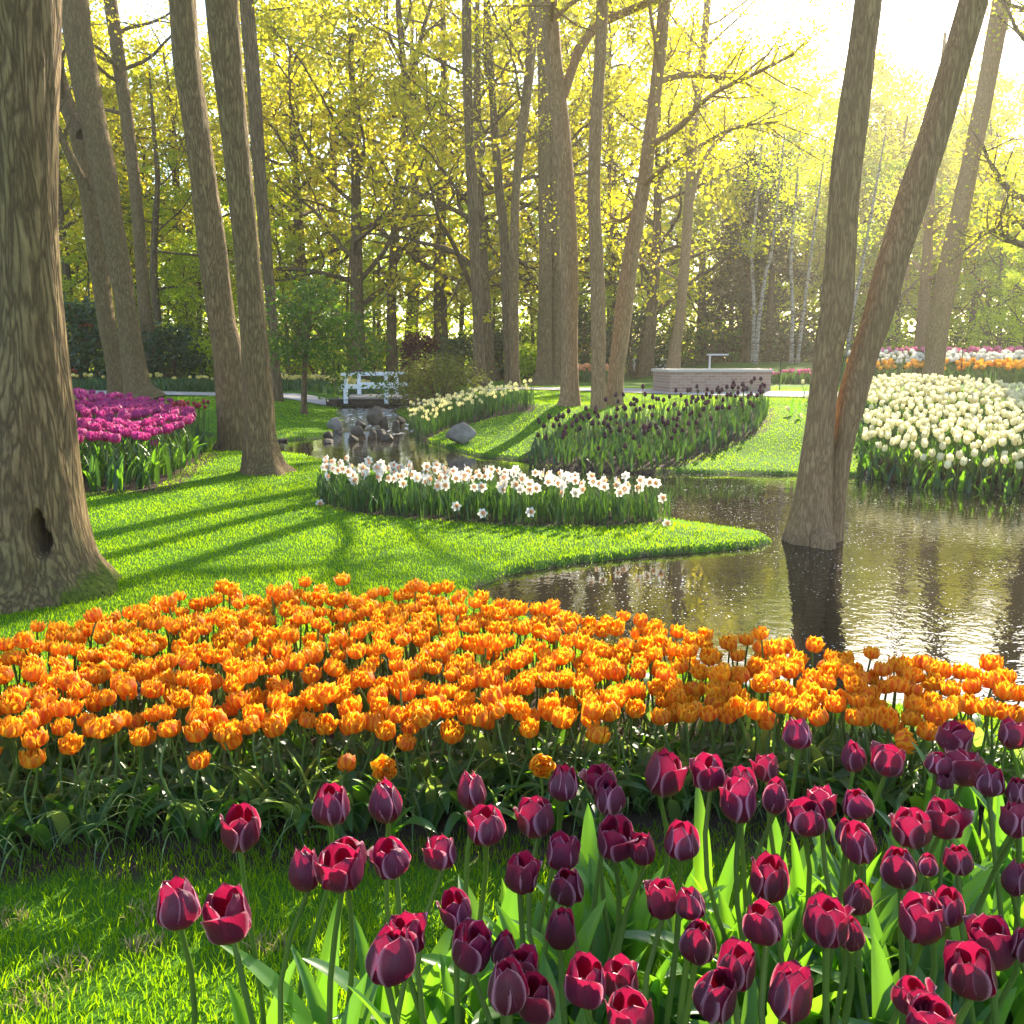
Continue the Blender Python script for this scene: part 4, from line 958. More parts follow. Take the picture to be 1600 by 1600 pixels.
def hero(name, px_list, dist, label, bark='bark', sides=20, amp=.05, lobes=.25, extend=5.0, limbs=(), leaf_mat='leaf_yellow', crown=None, group=None, seed=0, extra=None):
    """px_list: (x, y, width) from the foot up, in photo pixels, at one distance"""
    if crown: crown = (crown[0], crown[1] * .62, int(crown[2] * 2.6), crown[3] * .8, *crown[4:])
    rows = []
    for x, y, w in px_list: p = D(x, y, dist); rows.append((*p, w * .5 * cdepth(p) / FPX))
    foot = rows[0]; z0 = hz(foot[0], foot[1]); rows[0] = (foot[0], foot[1], min(foot[2], z0 - .06), foot[3])
    if extend:
        a, b = np.array(rows[-2]), np.array(rows[-1]); d = (b - a)[:3]; d /= np.linalg.norm(d)
        for k in (1, 2): rows.append((*(b[:3] + d * extend * k / 2), b[3] * (1 - .3 * k)))
    path = spline(rows, max(24, int(len(rows) * 9))); path[:, 3] = np.maximum(path[:, 3], .015)
    root = thing(name, (rows[0][0], rows[0][1], z0), label, 'tree', group); off = np.array((rows[0][0], rows[0][1], z0))
    mb = MB(); v, f = noise_tube(path, sides, amp, lobes, seed); mb.add(v - off, f)
    tr = mb.build('trunk', M[bark], root); lv = Leaves(); g = random.Random(seed + 5)
    for pts_ in limbs:
        q = [(*D(x, y, dist + dy), w * .5 * dist / FPX) for x, y, w, dy in pts_]; qp = spline(q, 7 * len(q)); lm = MB(); v, f = noise_tube(qp, 8, .06, None, seed); lm.add(v - off, f)
        for k in range(len(qp) // 2, len(qp), 2):
            dd = qp[min(k + 1, len(qp) - 1), :3] - qp[k - 1, :3]; dd /= np.linalg.norm(dd) + 1e-6
            limb(lm, lv if crown else None, qp[k, :3] - off, dd * .6 + np.array((g.gauss(0, .6), g.gauss(0, .6), g.gauss(.1, .5))), g.uniform(.08, .15) * dist * .35 + .3, qp[k, 3] * .5, g, 0, crown[1] if crown else .1, crown[2] if crown else 5, crown[3] if crown else .2, 5, .3)
        lm.build('branch', M[bark], tr)
    if crown:
        z_lo = crown[0]; top = path[-1]; cm = MB()
        idx = [i for i in range(len(path)) if path[i, 2] > z_lo]
        for k in range(crown[4]):
            i = idx[g.randrange(len(idx))]; az = g.uniform(0, 6.28)
            limb(cm, lv, path[i, :3] - off, (math.cos(az), math.sin(az), g.uniform(.2, .9)), crown[5] * g.uniform(.6, 1.1), path[i, 3] * .35, g, 1, crown[1], crown[2], crown[3], 5)
        if crown[4]: 
            b = cm.build('branch', M[bark], tr)
        if lv.P: lv.build('crown', M[leaf_mat], root)
    if extra: extra(root, off, dist, lv)
    return root

# 1 the big trunk with the hollow
def big_trunk():
    dist = 4.75
    rows = []
    for x, y, w in [(52, 930, 250), (45, 880, 205), (42, 820, 178), (46, 740, 150), (50, 640, 122), (52, 520, 92), (44, 380, 86), (40, 200, 92), (36, 0, 104), (34, -200, 100)]:
        p = D(x, y, dist); rows.append((*p, w * .5 * cdepth(p) / FPX))
    for k in (1, 2): b = np.array(rows[-1]); rows.append((b[0] - .1, b[1], b[2] + 2.5, b[3] * .8))
    path = spline(rows, 190); root = thing('hollow_tree', (rows[0][0], rows[0][1], 0), 'thickest trunk, at the left edge, with a dark hollow and green lichen', 'tree'); off = np.array((rows[0][0], rows[0][1], 0))
    path[0, 2] = -.06
    v, f = noise_tube(path, 120, .05, .12, 3)
    # the hollow: press the front of the trunk inwards
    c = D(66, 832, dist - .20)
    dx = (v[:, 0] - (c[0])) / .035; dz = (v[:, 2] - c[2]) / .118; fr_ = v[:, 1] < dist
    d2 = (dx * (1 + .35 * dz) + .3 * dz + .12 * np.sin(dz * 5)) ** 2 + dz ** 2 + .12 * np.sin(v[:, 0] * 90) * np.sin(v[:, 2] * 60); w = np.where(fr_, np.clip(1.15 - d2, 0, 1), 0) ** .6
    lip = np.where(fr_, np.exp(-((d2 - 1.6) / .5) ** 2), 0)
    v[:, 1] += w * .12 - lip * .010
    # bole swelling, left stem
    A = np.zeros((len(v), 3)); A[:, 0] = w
    mb = MB(); mb.add(v - off, f, 0, A); tr = mb.build('trunk', M['bark_big'], root)
    q = [(*D(x, y, dist + .1), w_ * .5 * dist / FPX) for x, y, w_ in [(-20, 760, 90), (-20, 640, 80), (-22, 500, 66), (-40, 300, 60), (-70, 0, 56), (-90, -200, 50)]]
    lm = MB(); v, f = noise_tube(spline(q, 60), 30, .05, None, 8); lm.add(v - off, f); lm.build('stem', M['bark'], tr)
def bark_big():
    m = bark_mat('bark_big', (.065, .042, .022), (.38, .255, .125), (.22, .20, .07), .5, .95)
    nt = m.node_tree; out = [n for n in nt.nodes if n.type == 'OUTPUT_MATERIAL'][0]; p = [n for n in nt.nodes if n.type == 'BSDF_PRINCIPLED'][0]
    src = p.inputs["Base Color"].links[0].from_socket
    t = N(nt, "TexCoord"); sp = N(nt, "SeparateXYZ"); L(nt, t.outputs["Object"], sp.inputs[0])
    n = noise(nt, 5, 6, t.outputs["Object"], .7); n2 = noise(nt, 40, 3, t.outputs["Object"])
    zf = N(nt, "MapRange"); zf.inputs[1].default_value = .1; zf.inputs[2].default_value = .75; zf.inputs[3].default_value = .56; zf.inputs[4].default_value = .30; L(nt, sp.outputs[2], zf.inputs[0])
    xf = N(nt, "MapRange"); xf.inputs[1].default_value = -.12; xf.inputs[2].default_value = .12; xf.inputs[3].default_value = .10; xf.inputs[4].default_value = -.1; L(nt, sp.outputs[0], xf.inputs[0])
    ad = N(nt, "Math", operation='ADD'); L(nt, zf.outputs[0], ad.inputs[0]); L(nt, xf.outputs[0], ad.inputs[1])
    lt = N(nt, "Math", operation='SUBTRACT'); L(nt, ad.outputs[0], lt.inputs[0]); L(nt, n, lt.inputs[1])
    mm = N(nt, "MapRange"); mm.inputs[1].default_value = .03; mm.inputs[2].default_value = .12; mm.inputs[4].default_value = .75; L(nt, lt.outputs[0], mm.inputs[0])
    col = mixc(nt, mm.outputs[0], src, ramp(nt, n2, [(.35, (.16, .21, .11)), (.65, (.38, .48, .30))]))
    ax_ = N(nt, "Math", operation='ABSOLUTE'); sh = N(nt, "Math", operation='ADD'); L(nt, sp.outputs[0], sh.inputs[0]); sh.inputs[1].default_value = -.06; L(nt, sh.outputs[0], ax_.inputs[0])
    mz = N(nt, "Math", operation='MULTIPLY_ADD'); L(nt, ax_.outputs[0], mz.inputs[0]); mz.inputs[1].default_value = 1.5; mz.inputs[2].default_value = -.22
    m2 = N(nt, "Math", operation='SUBTRACT'); L(nt, mz.outputs[0], m2.inputs[0]); L(nt, sp.outputs[2], m2.inputs[1])
    m3 = N(nt, "Math", operation='MULTIPLY_ADD'); L(nt, n, m3.inputs[0]); m3.inputs[1].default_value = .7; L(nt, m2.outputs[0], m3.inputs[2])
    m4 = N(nt, "MapRange"); m4.inputs[1].default_value = .42; m4.inputs[2].default_value = .54; L(nt, m3.outputs[0], m4.inputs[0])
    col = mixc(nt, m4.outputs[0], col, ramp(nt, n2, [(.3, (.03, .05, .006)), (.7, (.13, .16, .02))]))
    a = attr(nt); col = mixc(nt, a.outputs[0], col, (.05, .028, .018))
    L(nt, col, p.inputs["Base Color"]); return m
M['bark_big'] = bark_big()
def moss_mat():
    m, nt, out = newmat('moss'); n = noise(nt, 60, 4, objcoord(nt)); c = ramp(nt, n, [(.3, (.02, .04, .005)), (.7, (.10, .13, .015))])
    L(nt, princ(nt, c, 1, bump(nt, n, 1, .02), .05).outputs[0], out.inputs[0]); return m
M['moss'] = moss_mat()
big_trunk()

# 2 the twin stemmed tree standing in the pond
def twin():
    dist = 6.45
    root_p = D(1265, 866, dist); off = np.array((root_p[0], root_p[1], WATER_Z))
    root = thing('twin_stemmed_tree', tuple(off), 'twin stemmed leaning tree standing in the pond near the lawn tip', 'tree')
    for nm, lst, sd in [('trunk', [(1266, 872, 84), (1265, 850, 80), (1268, 815, 66), (1274, 750, 52), (1283, 650, 43), (1295, 550, 44), (1307, 490, 50), (1314, 400, 46), (1320, 300, 44), (1331, 200, 46), (1344, 100, 43), (1357, 0, 42), (1375, -160, 38)], 1),
                        ('stem', [(1288, 872, 50), (1295, 830, 42), (1305, 760, 36), (1318, 690, 34), (1333, 620, 44), (1353, 550, 42), (1374, 490, 45), (1398, 400, 46), (1430, 300, 47), (1460, 210, 45), (1490, 110, 45), (1522, 0, 44), (1560, -160, 40)], 2)]:
        rows = [(*D(x, y, dist + (.05 if sd == 2 else 0)), w * .5 * cdepth(D(x, y, dist)) / FPX) for x, y, w in lst]
        rows[0] = (rows[0][0], rows[0][1], WATER_Z - .15, rows[0][3])
        b = np.array(rows[-1]); d = b[:3] - np.array(rows[-2])[:3]; d /= np.linalg.norm(d)
        for k in (1, 2): rows.append((*(b[:3] + d * 2.2 * k), b[3] * (1 - .25 * k)))
        mb = MB(); path = spline(rows, 130); v, f = noise_tube(path, 40, .06, .12, sd); mb.add(v - off, f)
        if nm == 'trunk': tr = mb.build('trunk', M['bark_warm'], root)
        else: mb.build('stem', M['bark_warm'], tr)
    # old root stub at the water line
    mb = MB(); p = D(1285, 858, dist - .2) - off; v, f = noise_tube(spline([(p[0], p[1], -.1, .09), (p[0], p[1], .02, .085), (p[0] - .01, p[1] + .05, .07, .06), (p[0], p[1] + .12, .1, .02)], 20), 20, .15, None, 4); mb.add(v, f); mb.build('root', M['bark_warm'], tr)
twin()

hero('leaning_tree', [(362, 712, 56), (364, 690, 44), (357, 560, 46), (346, 500, 42), (333, 400, 43), (320, 300, 40), (307, 200, 40), (292, 100, 40), (285, 0, 41), (280, -120, 40)], 12.2, 'stout leaning trunk, left one of the pair on the lawn by the stream', 'bark', 40, .05, .15, 5, seed=11)
hero('leaning_tree', [(414, 745, 84), (410, 725, 62), (405, 680, 48), (403, 620, 46), (396, 520, 42), (386, 400, 37), (376, 300, 40), (366, 200, 42), (355, 100, 46), (346, 0, 50), (340, -120, 48)], 9.9, 'stout ridged trunk flaring at its foot, right one of the lawn pair', 'bark', 48, .05, .2, 4, seed=12)
hero('slim_tree', [(433, 622, 18), (430, 560, 14), (424, 480, 15), (415, 380, 18), (404, 250, 20), (395, 120, 22), (385, 0, 22)], 22, 'straight narrow trunk close behind the lawn pair', 'bark_far', 16, seed=13, crown=(8.5, .14, 14, .35, 6, 3))
hero('mossy_tree', [(184, 616, 30), (178, 570, 25), (166, 500, 26), (152, 400, 28), (140, 300, 30), (122, 210, 26), (100, 150, 24), (86, 80, 18), (78, -40, 14)], 23.5, 'pale trunk left of its darker neighbour behind the magenta bed', 'bark', 20, seed=14)
hero('mossy_tree', [(225, 620, 60), (214, 596, 40), (202, 520, 32), (190, 440, 32), (175, 350, 34), (160, 260, 38), (140, 160, 40), (122, 60, 42), (112, -20, 42)], 22, 'thick dark trunk with mossy foot behind the magenta bed', 'bark', 24, lobes=.3, seed=15,
     limbs=[[(128, 210, 20, 0), (100, 160, 16, .3), (80, 60, 12, .5)], [(136, 300, 16, 0), (105, 235, 12, -.3), (80, 180, 9, -.5)]])
hero('slim_tree', [(244, 565, 26), (228, 500, 20), (220, 400, 19), (212, 300, 18), (200, 200, 19), (186, 100, 20), (172, 0, 20)], 33, 'slim straight trunk right of the mossy pair', 'bark', 14, seed=16, crown=(9, .16, 10, .4, 6, 4))
hero('slim_tree', [(250, 565, 13), (246, 500, 12), (240, 430, 12), (242, 360, 10), (246, 280, 8), (240, 200, 6)], 36, 'thin dark crooked trunk under the trees on the left', 'bark_far', 12, seed=17, extend=2, crown=(3.5, .16, 8, .4, 6, 3))
hero('forked_tree', [(613, 583, 20), (612, 540, 17), (612, 460, 14), (616, 380, 14), (622, 290, 13), (632, 200, 13), (636, 150, 13), (629, 90, 10), (623, 20, 9), (620, -60, 8)], 38, 'forked bare topped tree standing alone behind the white bridge', 'bark_far', 14, seed=18, extend=3,
     limbs=[[(636, 150, 10, 0), (648, 105, 8, 0), (658, 60, 7, .3), (672, 10, 5, .5), (690, -40, 4, .5)], [(630, 100, 6, 0), (610, 60, 5, -.4), (600, 10, 4, -.8)], [(620, 300, 7, 0), (590, 240, 5, 1), (560, 200, 4, 1.5)], [(628, 60, 5, 0), (640, 20, 4, .3), (642, -20, 3, .3)]], crown=(99, .15, 3, .3, 0, 2) if False else None)
hero('straight_tree', [(751, 610, 26), (748, 560, 19), (747, 500, 16), (742, 400, 16), (738, 300, 17), (733, 200, 15), (730, 100, 15), (729, 0, 15)], 26, 'straight thin trunk right of the bushy golden shrub', 'bark_far', 16, seed=19, crown=(7, .13, 9, .35, 7, 3.5))
hero('straight_tree', [(797, 470, 16), (788, 380, 15), (780, 300, 14), (773, 200, 12), (766, 100, 11), (760, 0, 10)], 29, 'thin trunk that bends behind its neighbour left of centre', 'bark_far', 14, seed=20, crown=(7, .14, 9, .35, 6, 4), limbs=[[(785, 380, 8, 0), (815, 410, 7, .5), (835, 420, 5, .8)]])
hero('straight_tree', [(803, 612, 26), (804, 590, 16), (803, 500, 15), (803, 400, 15), (806, 300, 13), (814, 220, 15), (826, 120, 15), (836, 0, 17)], 25, 'curving trunk at the right end of the yellow daffodil bank', 'bark', 16, seed=21, crown=(6.5, .13, 9, .35, 8, 3.5))
hero('stout_tree', [(846, 600, 42), (850, 580, 26), (851, 500, 22), (852, 380, 20), (850, 250, 18), (848, 100, 16), (846, 0, 15)], 28, 'grey trunk left in a fused looking pair at the centre', 'bark', 18, seed=22)
hero('stout_tree', [(866, 600, 38), (867, 580, 24), (868, 500, 21), (866, 380, 20), (862, 250, 17), (858, 100, 15), (856, 0, 14)], 28.3, 'grey trunk right in a fused looking pair at the centre', 'bark', 18, seed=23)
hero('central_tree', [(890, 640, 38), (891, 620, 30), (890, 560, 25), (890, 480, 26), (889, 380, 26), (884, 280, 26), (876, 190, 27), (866, 100, 26), (859, 0, 24)], 15, 'sturdy trunk at the left corner of the dark tulip bed', 'bark_warm', 26, seed=24, crown=(6.2, .085, 12, .3, 7, 3),
     limbs=[[(880, 150, 14, 0), (905, 80, 14, .3), (935, 40, 13, .6), (975, 20, 12, .8), (1020, 2, 11, 1), (1060, -10, 9, 1)]])
hero('central_tree', [(934, 645, 24), (935, 620, 21), (935, 500, 24), (932, 400, 21), (928, 300, 20), (931, 200, 19), (937, 100, 18), (941, 0, 18)], 14.5, 'upright trunk inside the edge of the dark tulip bed', 'bark_warm', 24, seed=25, crown=(6.2, .085, 12, .3, 6, 3))
hero('central_tree', [(957, 632, 30), (962, 590, 25), (973, 500, 27), (986, 400, 25), (1004, 300, 22), (1017, 200, 20), (1029, 100, 19), (1039, 0, 18)], 15.2, 'trunk leaning right over the dark tulip bed', 'bark_warm', 24, seed=26, crown=(5.6, .085, 14, .3, 7, 3),
     limbs=[[(1012, 230, 9, 0), (1060, 200, 8, -.5), (1110, 150, 6, -.9), (1180, 115, 5, -1.1), (1240, 85, 4, -1.2)], [(1022, 130, 9, 0), (1065, 118, 9, .3), (1100, 116, 8, .5), (1130, 122, 6, .7), (1170, 110, 4, .8)],
            [(1005, 290, 8, 0), (1040, 260, 6, -.8), (1090, 230, 5, -1.3), (1150, 200, 4, -1.6), (1220, 190, 3, -1.8)], [(1000, 320, 7, 0), (970, 345, 6, .5), (945, 330, 4, .8)]])
hero('slim_tree', [(1051, 580, 30), (1055, 550, 18), (1064, 480, 16), (1072, 380, 16), (1078, 290, 15), (1086, 190, 13), (1098, 90, 12), (1106, 0, 11)], 30, 'slim trunk behind the left end of the brick basin', 'bark_warm', 16, seed=27, crown=(7, .15, 7, .4, 8, 4), limbs=[[(1076, 330, 8, 0), (1100, 250, 6, 0), (1140, 200, 5, .5)], [(1066, 440, 5, 0), (1030, 420, 4, .3), (1000, 405, 3, .4)]])
hero('leaning_tree', [(1455, 596, 36), (1460, 570, 30), (1468, 500, 32), (1485, 410, 32), (1505, 310, 27), (1528, 200, 26), (1548, 100, 27), (1566, 0, 28)], 27, 'thick trunk leaning right in front of the striped far bed', 'bark_warm', 20, seed=28)
hero('straight_tree', [(1438, 560, 20), (1442, 500, 19), (1448, 420, 16), (1452, 330, 14), (1460, 240, 12)], 42, 'dark trunk just left of the thick leaning one at the far bed', 'bark_warm', 12, seed=29, crown=(4.5, .18, 8, .45, 8, 4), limbs=[[(1447, 430, 8, 0), (1425, 410, 6, .3), (1415, 440, 4, .5)]])
hero('oak_tree', [(1690, 600, 60), (1680, 500, 50), (1672, 400, 46), (1660, 250, 40), (1650, 100, 30)], 26, 'oak with twisting low branches reaching in at the right edge', 'bark_far', 16, seed=30, crown=(3.2, .16, 9, .4, 8, 3),
     limbs=[[(1675, 420, 20, 0), (1630, 390, 14, 0), (1590, 380, 10, -.3), (1555, 360, 8, -.5), (1525, 372, 6, -.7)], [(1670, 360, 18, 0), (1620, 320, 12, .2), (1580, 300, 9, .4), (1550, 260, 6, .5), (1535, 225, 4, .6)], [(1675, 400, 16, 0), (1620, 370, 10, .5), (1585, 340, 8, .8), (1540, 335, 5, 1)]])
for k, lst in enumerate([[(1181, 562, 9), (1186, 500, 8), (1196, 430, 7), (1206, 390, 6), (1216, 300, 5)], [(1176, 562, 8), (1178, 480, 7), (1175, 400, 6), (1182, 320, 5)], [(1237, 560, 9), (1238, 480, 8), (1236, 400, 7), (1244, 300, 6)], [(1246, 562, 8), (1254, 500, 7), (1264, 420, 6), (1276, 330, 5)], [(1322, 560, 9), (1330, 500, 8), (1346, 420, 7), (1362, 330, 6)]]):
    hero('birch_tree', [(x, y, w * .75) for x, y, w in lst], 34 + k * .3, ['white birch leaning right, in the left birch pair', 'straight white birch in the left birch pair', 'straight white birch in the right birch pair', 'white birch leaning right, in the right birch pair', 'white birch seen through the gap between twin stems'][k], 'birch', 10, .03, .1, 3, seed=40 + k, crown=(4.6, .14, 5, .4, 5, 2.5), leaf_mat='leaf_green')
# small tree beside the bridge
def small_tree():
    p = hit(475, 647); off = np.array((p[0], p[1], hz(p[0], p[1]))); dist = p[1]
    root = thing('maple_tree', tuple(off), 'small low branched green tree on the mound left of the white bridge', 'tree'); g = random.Random(77)
    rows = [(*D(x, y, dist), w * .5 * dist / FPX) for x, y, w in [(475, 652, 12), (475, 620, 9), (476, 580, 9), (479, 540, 8), (484, 505, 7), (490, 470, 4)]]
    mb = MB(); v, f = noise_tube(spline(rows, 30), 12, .06, .1, 2); mb.add(v - off, f); lv = Leaves()
    for x0, y0, x1, y1, dy in [(477, 560, 430, 520, .3), (478, 540, 545, 500, -.3), (480, 530, 580, 540, .2), (482, 510, 440, 470, -.4), (484, 500, 540, 455, .5), (490, 475, 500, 440, 0), (479, 545, 520, 560, -.7), (480, 540, 450, 560, -.6), (484, 500, 470, 450, .8), (485, 500, 570, 500, .5), (482, 520, 510, 490, -.9), (560, 520, 592, 600, 0), (545, 500, 560, 590, -.3), (520, 560, 525, 610, -.4), (440, 520, 425, 560, .1)]:
        a = D(x0, y0, dist) - off; b = D(x1, y1, dist + dy) - off
        q = spline([(*a, .022), (*((a + b) / 2 + (0, 0, .1)), .015), (*b, .006)], 9); v, f = tube(q[:, :3], q[:, 3], 5); mb.add(v, f)
        for t in np.linspace(.3, 1, 5): lv.clump(q[min(8, int(t * 8)), :3] + nr.normal(0, .1, 3), 52, .17, .095)
    mb.build('trunk', M['bark_far'], root); lv.build('crown', M['leaf_lush'], root)
M['leaf_lush'] = foliage_mat('leaf_lush', (.025, .065, .008), (.055, .11, .012), (.08, .22, .01), (.20, .36, .015), .42, .5, .3)
small_tree()

# ------------------------------------------------------------------ shrubs
def shrub(name, px, py, wpx, hpx, dist, mat, label, leaf=.12, n=60, per=30, flowers=None, cat='shrub', group=None):
    p = D(px, py, dist); z0 = hz(p[0], dist); W = wpx * dist / FPX / 2; H = hpx * dist / FPX
    root = thing(name, (p[0], dist, z0), label, cat, group); g = random.Random(int(px * 7 + dist)); lv = Leaves(); mb = MB(); fl = Leaves()
    top = max(D(px, py - hpx, dist)[2] - z0, .4)
    for k in range(n):
        a = g.uniform(0, 6.28); t = g.random() ** .7; rr = (.55 + .45 * g.random()) * W * math.sqrt(max(.05, 1 - (t * .96) ** 2.2)); c = np.array((rr * math.cos(a), rr * math.sin(a) * .8, t * top * .93))
        lv.clump(c, per, .16 * W + .06, leaf)
        if flowers and g.random() < .25: fl.clump(c * 1.04, 8, .07, leaf * .8)
        if k % 4 == 0: v, f = tube(np.array([(rr * .1 * math.cos(a), rr * .1 * math.sin(a), 0), c * .5 + (0, 0, .1), c]), [.035, .025, .008], 5); mb.add(v, f)
    lv.build('foliage', M[mat], root); mb.build('stem', M['bark_far'], root)
    if flowers: fl.build('blossom', M[flowers], root)
for s in [('rhododendron', 128, 600, 120, 130, 31, 'leaf_dark', 'large dark rhododendron with red flowers left of the mossy pair', .17, 80, 34, 'red'),
          ('rhododendron', 270, 600, 100, 90, 32, 'leaf_dark', 'dark shrub right of the slim trunks on the left', .16, 60, 34),
          ('rhododendron', 320, 600, 80, 70, 34, 'leaf_green', 'light green arching shrub beside the lawn pair', .16, 50, 30),
          ('rhododendron', 20, 605, 120, 120, 34, 'leaf_dark', 'dark shrub behind the biggest trunk', .17, 60, 30),
          ('golden_juniper', 686, 624, 160, 58, 22, 'leaf_gold', 'spreading golden bronze shrub at the right end of the white bridge', .07, 90, 46),
          ('red_maple', 657, 580, 58, 58, 33, 'leaf_red', 'rounded dark red shrub behind the golden one', .15, 40, 40),
          ('rhododendron', 600, 575, 70, 50, 46, 'leaf_green', 'pale rounded shrub behind the lone forked trunk', .16, 40, 30, 'pink'),
          ('rhododendron', 720, 600, 90, 75, 33, 'leaf_dark', 'dark green shrub behind the straight thin trunk', .15, 60, 34),
          ('rhododendron', 785, 598, 80, 80, 34, 'leaf_dark', 'glossy dark shrub between two central trunks', .15, 60, 34),
          ('rhododendron', 825, 598, 50, 60, 31, 'leaf_green', 'lighter green shrub left of the fused pair', .13, 40, 30),
          ('rhododendron', 915, 590, 80, 120, 38, 'leaf_dark', 'tall dark shrub behind the sturdy central trunk', .16, 60, 34),
          ('rhododendron', 990, 580, 100, 100, 37, 'leaf_dark', 'big glossy rhododendron behind the trunk leaning right', .16, 70, 36),
          ('rhododendron', 1120, 570, 90, 60, 38, 'leaf_lush', 'grey green shrub above the brick basin', .13, 50, 34),
          ('rhododendron', 1060, 575, 60, 90, 40, 'leaf_gold', 'brownish shrub behind the slim trunk at the basin', .14, 40, 30),
          ('rhododendron', 500, 600, 80, 60, 35, 'leaf_green', 'light shrub behind the small maple', .14, 40, 30),
          ('rhododendron', 1230, 568, 90, 60, 41, 'leaf_dark', 'dark shrub behind the right birches', .15, 40, 34),
          ('rhododendron', 1380, 552, 90, 60, 44, 'leaf_green', 'shrub at the back of the striped bed', .16, 40, 30),
          ('rhododendron', 1560, 552, 120, 70, 44, 'leaf_green', 'wide shrub at the back of the striped bed by the right edge', .16, 50, 30)]: shrub(*s)
for i in range(22): shrub('rhododendron', -40 + i * 78 + rnd.uniform(-20, 20), 575, rnd.uniform(80, 130), rnd.uniform(40, 75), rnd.uniform(50, 62), ['leaf_dark', 'leaf_green', 'leaf_lush'][i % 3], 'shrub in the shade deep under the woodland trees', .2, 36, 26, None, 'shrub', 'shrubs deep in the woodland')
# the far wood closes the view
lv = Leaves(); g = random.Random(31)
for _ in range(3200):
    a = R(g.uniform(-52, 52)); r = g.uniform(74, 104); h = g.uniform(0, 1) ** 2.2 * (17 if a < R(8) else 12); lv.clump(np.array((r * math.sin(a), r * math.cos(a), .5 + h)), 24, 1.1, .55)
tag(lv.build('far_woodland', M['leaf_green']), kind='stuff')

# ------------------------------------------------------------------ bridge, basin, stones
def bridge():
    y0, y1, z = 23.4, 25.4, .27; x0, x1 = -4.5, -2.9
    t = thing('white_bridge', (-3.7, 24.4, 0), 'white railed wooden footbridge over the stream', 'bridge'); o = np.array((-3.7, 24.4, 0))
    def bx(name, a, mat, par=t): mb = MB(); box(mb, *a); mb.v = [v - o for v in mb.v]; return mb.build(name, M[mat], par, False)
    bx('deck', (x0, x1, y0, y1, z - .05, z), 'deck_wood'); bx('beam', (x0, x1, y0 + .03, y0 + .15, z - .22, z - .053), 'dark_wood'); bx('beam', (x0, x1, y1 - .15, y1 - .03, z - .22, z - .053), 'dark_wood')
    for yy in (y0 - .05, y1 + .05):
        for xx in (-4.3, -3.25): bx('post', (xx - .05, xx + .05, yy - .05, yy + .05, z - .16, z + .55), 'white_paint')
        bx('rail', (x0 + .1, x1 - .05, yy - .07, yy + .07, z + .553, z + .62), 'white_paint'); bx('rail', (x0 + .1, x1 - .05, yy - .03, yy + .03, z + .22, z + .33), 'white_paint')
bridge()
for xa in (-4.85, -2.85):
    mb = MB(); box(mb, xa, xa + .3, 23.5, 25.3, -.5, .2); tag(mb.build('bridge_abutment', M['dark_wood'], None, False), 'dark abutment wall under the %s end of the white bridge' % ('left' if xa < -4 else 'right'), 'wall')
def far_rail():
    t = thing('white_railing', D(1014, 578, 40), 'low white railing far behind the trunk leaning right', 'railing'); o = np.array(D(1014, 578, 40)); o[2] = hz(o[0], 40); t.location = o
    def bx(name, a): mb = MB(); box(mb, *a); mb.build(name, M['white_paint'], t, False)
    for x in (-.65, -.05, .6): bx('post', (x - .04, x + .04, -.04, .04, 0, .5))
    bx('rail', (-.75, .75, -.06, .06, .503, .57)); bx('rail', (-.75, .75, -.02, .02, .2, .3))
far_rail()
def basin():
    c = D(1110, 590, 21.6); z0 = hz(c[0], c[1]); t = thing('brick_basin', (c[0], c[1], z0), 'low brick basin with pale stone coping behind the dark tulip bed', 'basin'); t.rotation_euler = (0, 0, R(6))
    w, d, h = 1.2, .75, .46; mb = MB()
    box(mb, -w, w, -d, -d + .22, -.1, h); box(mb, -w, w, d - .22, d, -.1, h); box(mb, -w, -w + .22, -d + .22, d - .22, -.1, h); box(mb, w - .22, w, -d + .22, d - .22, -.1, h)
    mb.build('wall', M['brick'], t, False); mb = MB(); e = .04
    box(mb, -w - e, w + e, -d - e, -d + .26, h + .003, h + .065); box(mb, -w - e, w + e, d - .26, d + e, h + .003, h + .065); box(mb, -w - e, -w + .26, -d + .26, d - .26, h + .003, h + .065); box(mb, w - .26, w + e, -d + .26, d - .26, h + .003, h + .065)
    mb.build('coping', M['coping'], t, False)
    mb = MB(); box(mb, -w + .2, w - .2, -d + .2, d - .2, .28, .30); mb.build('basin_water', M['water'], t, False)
    s = thing('basin_spout', (c[0] + .1, c[1] + .6, z0 + .1), 'thin metal spout with flat top standing in the brick basin', 'spout')
    mb = MB(); v, f = tube([(0, 0, 0), (0, 0, .74)], [.025, .025], 8); mb.add(v, f); mb.build('pipe', M['metal'], s); mb = MB(); box(mb, -.05, .42, -.14, .14, .743, .78); mb.build('top_plate', M['metal'], s, False)
basin()
for px, py, hh, lab in [(1218, 607, .75, 'thin black stake on the path edge right of the brick basin'), (924, 612, .6, 'dark stake between the central trunks'), (1500, 600, 1.0, 'thin stake before the striped far bed')]:
    p = D(px, py, 22.5); z0 = hz(p[0], p[1]); s = thing('garden_stake', (p[0], p[1], z0), lab, 'stake')
    mb = MB(); v, f = tube([(0, 0, -.05), (0, 0, hh)], [.012, .012], 6); mb.add(v, f); mb.build('rod', M['black_metal'], s)
    mb = MB(); a = np.linspace(0, 6.283, 9)[:-1]; v, f = tube([(0, 0, hh), (0, 0, hh + .02), (0, 0, hh + .045), (0, 0, hh + .05)], [.012, .03, .025, .004], 8); mb.add(v, f); mb.build('cap', M['black_metal'], s)
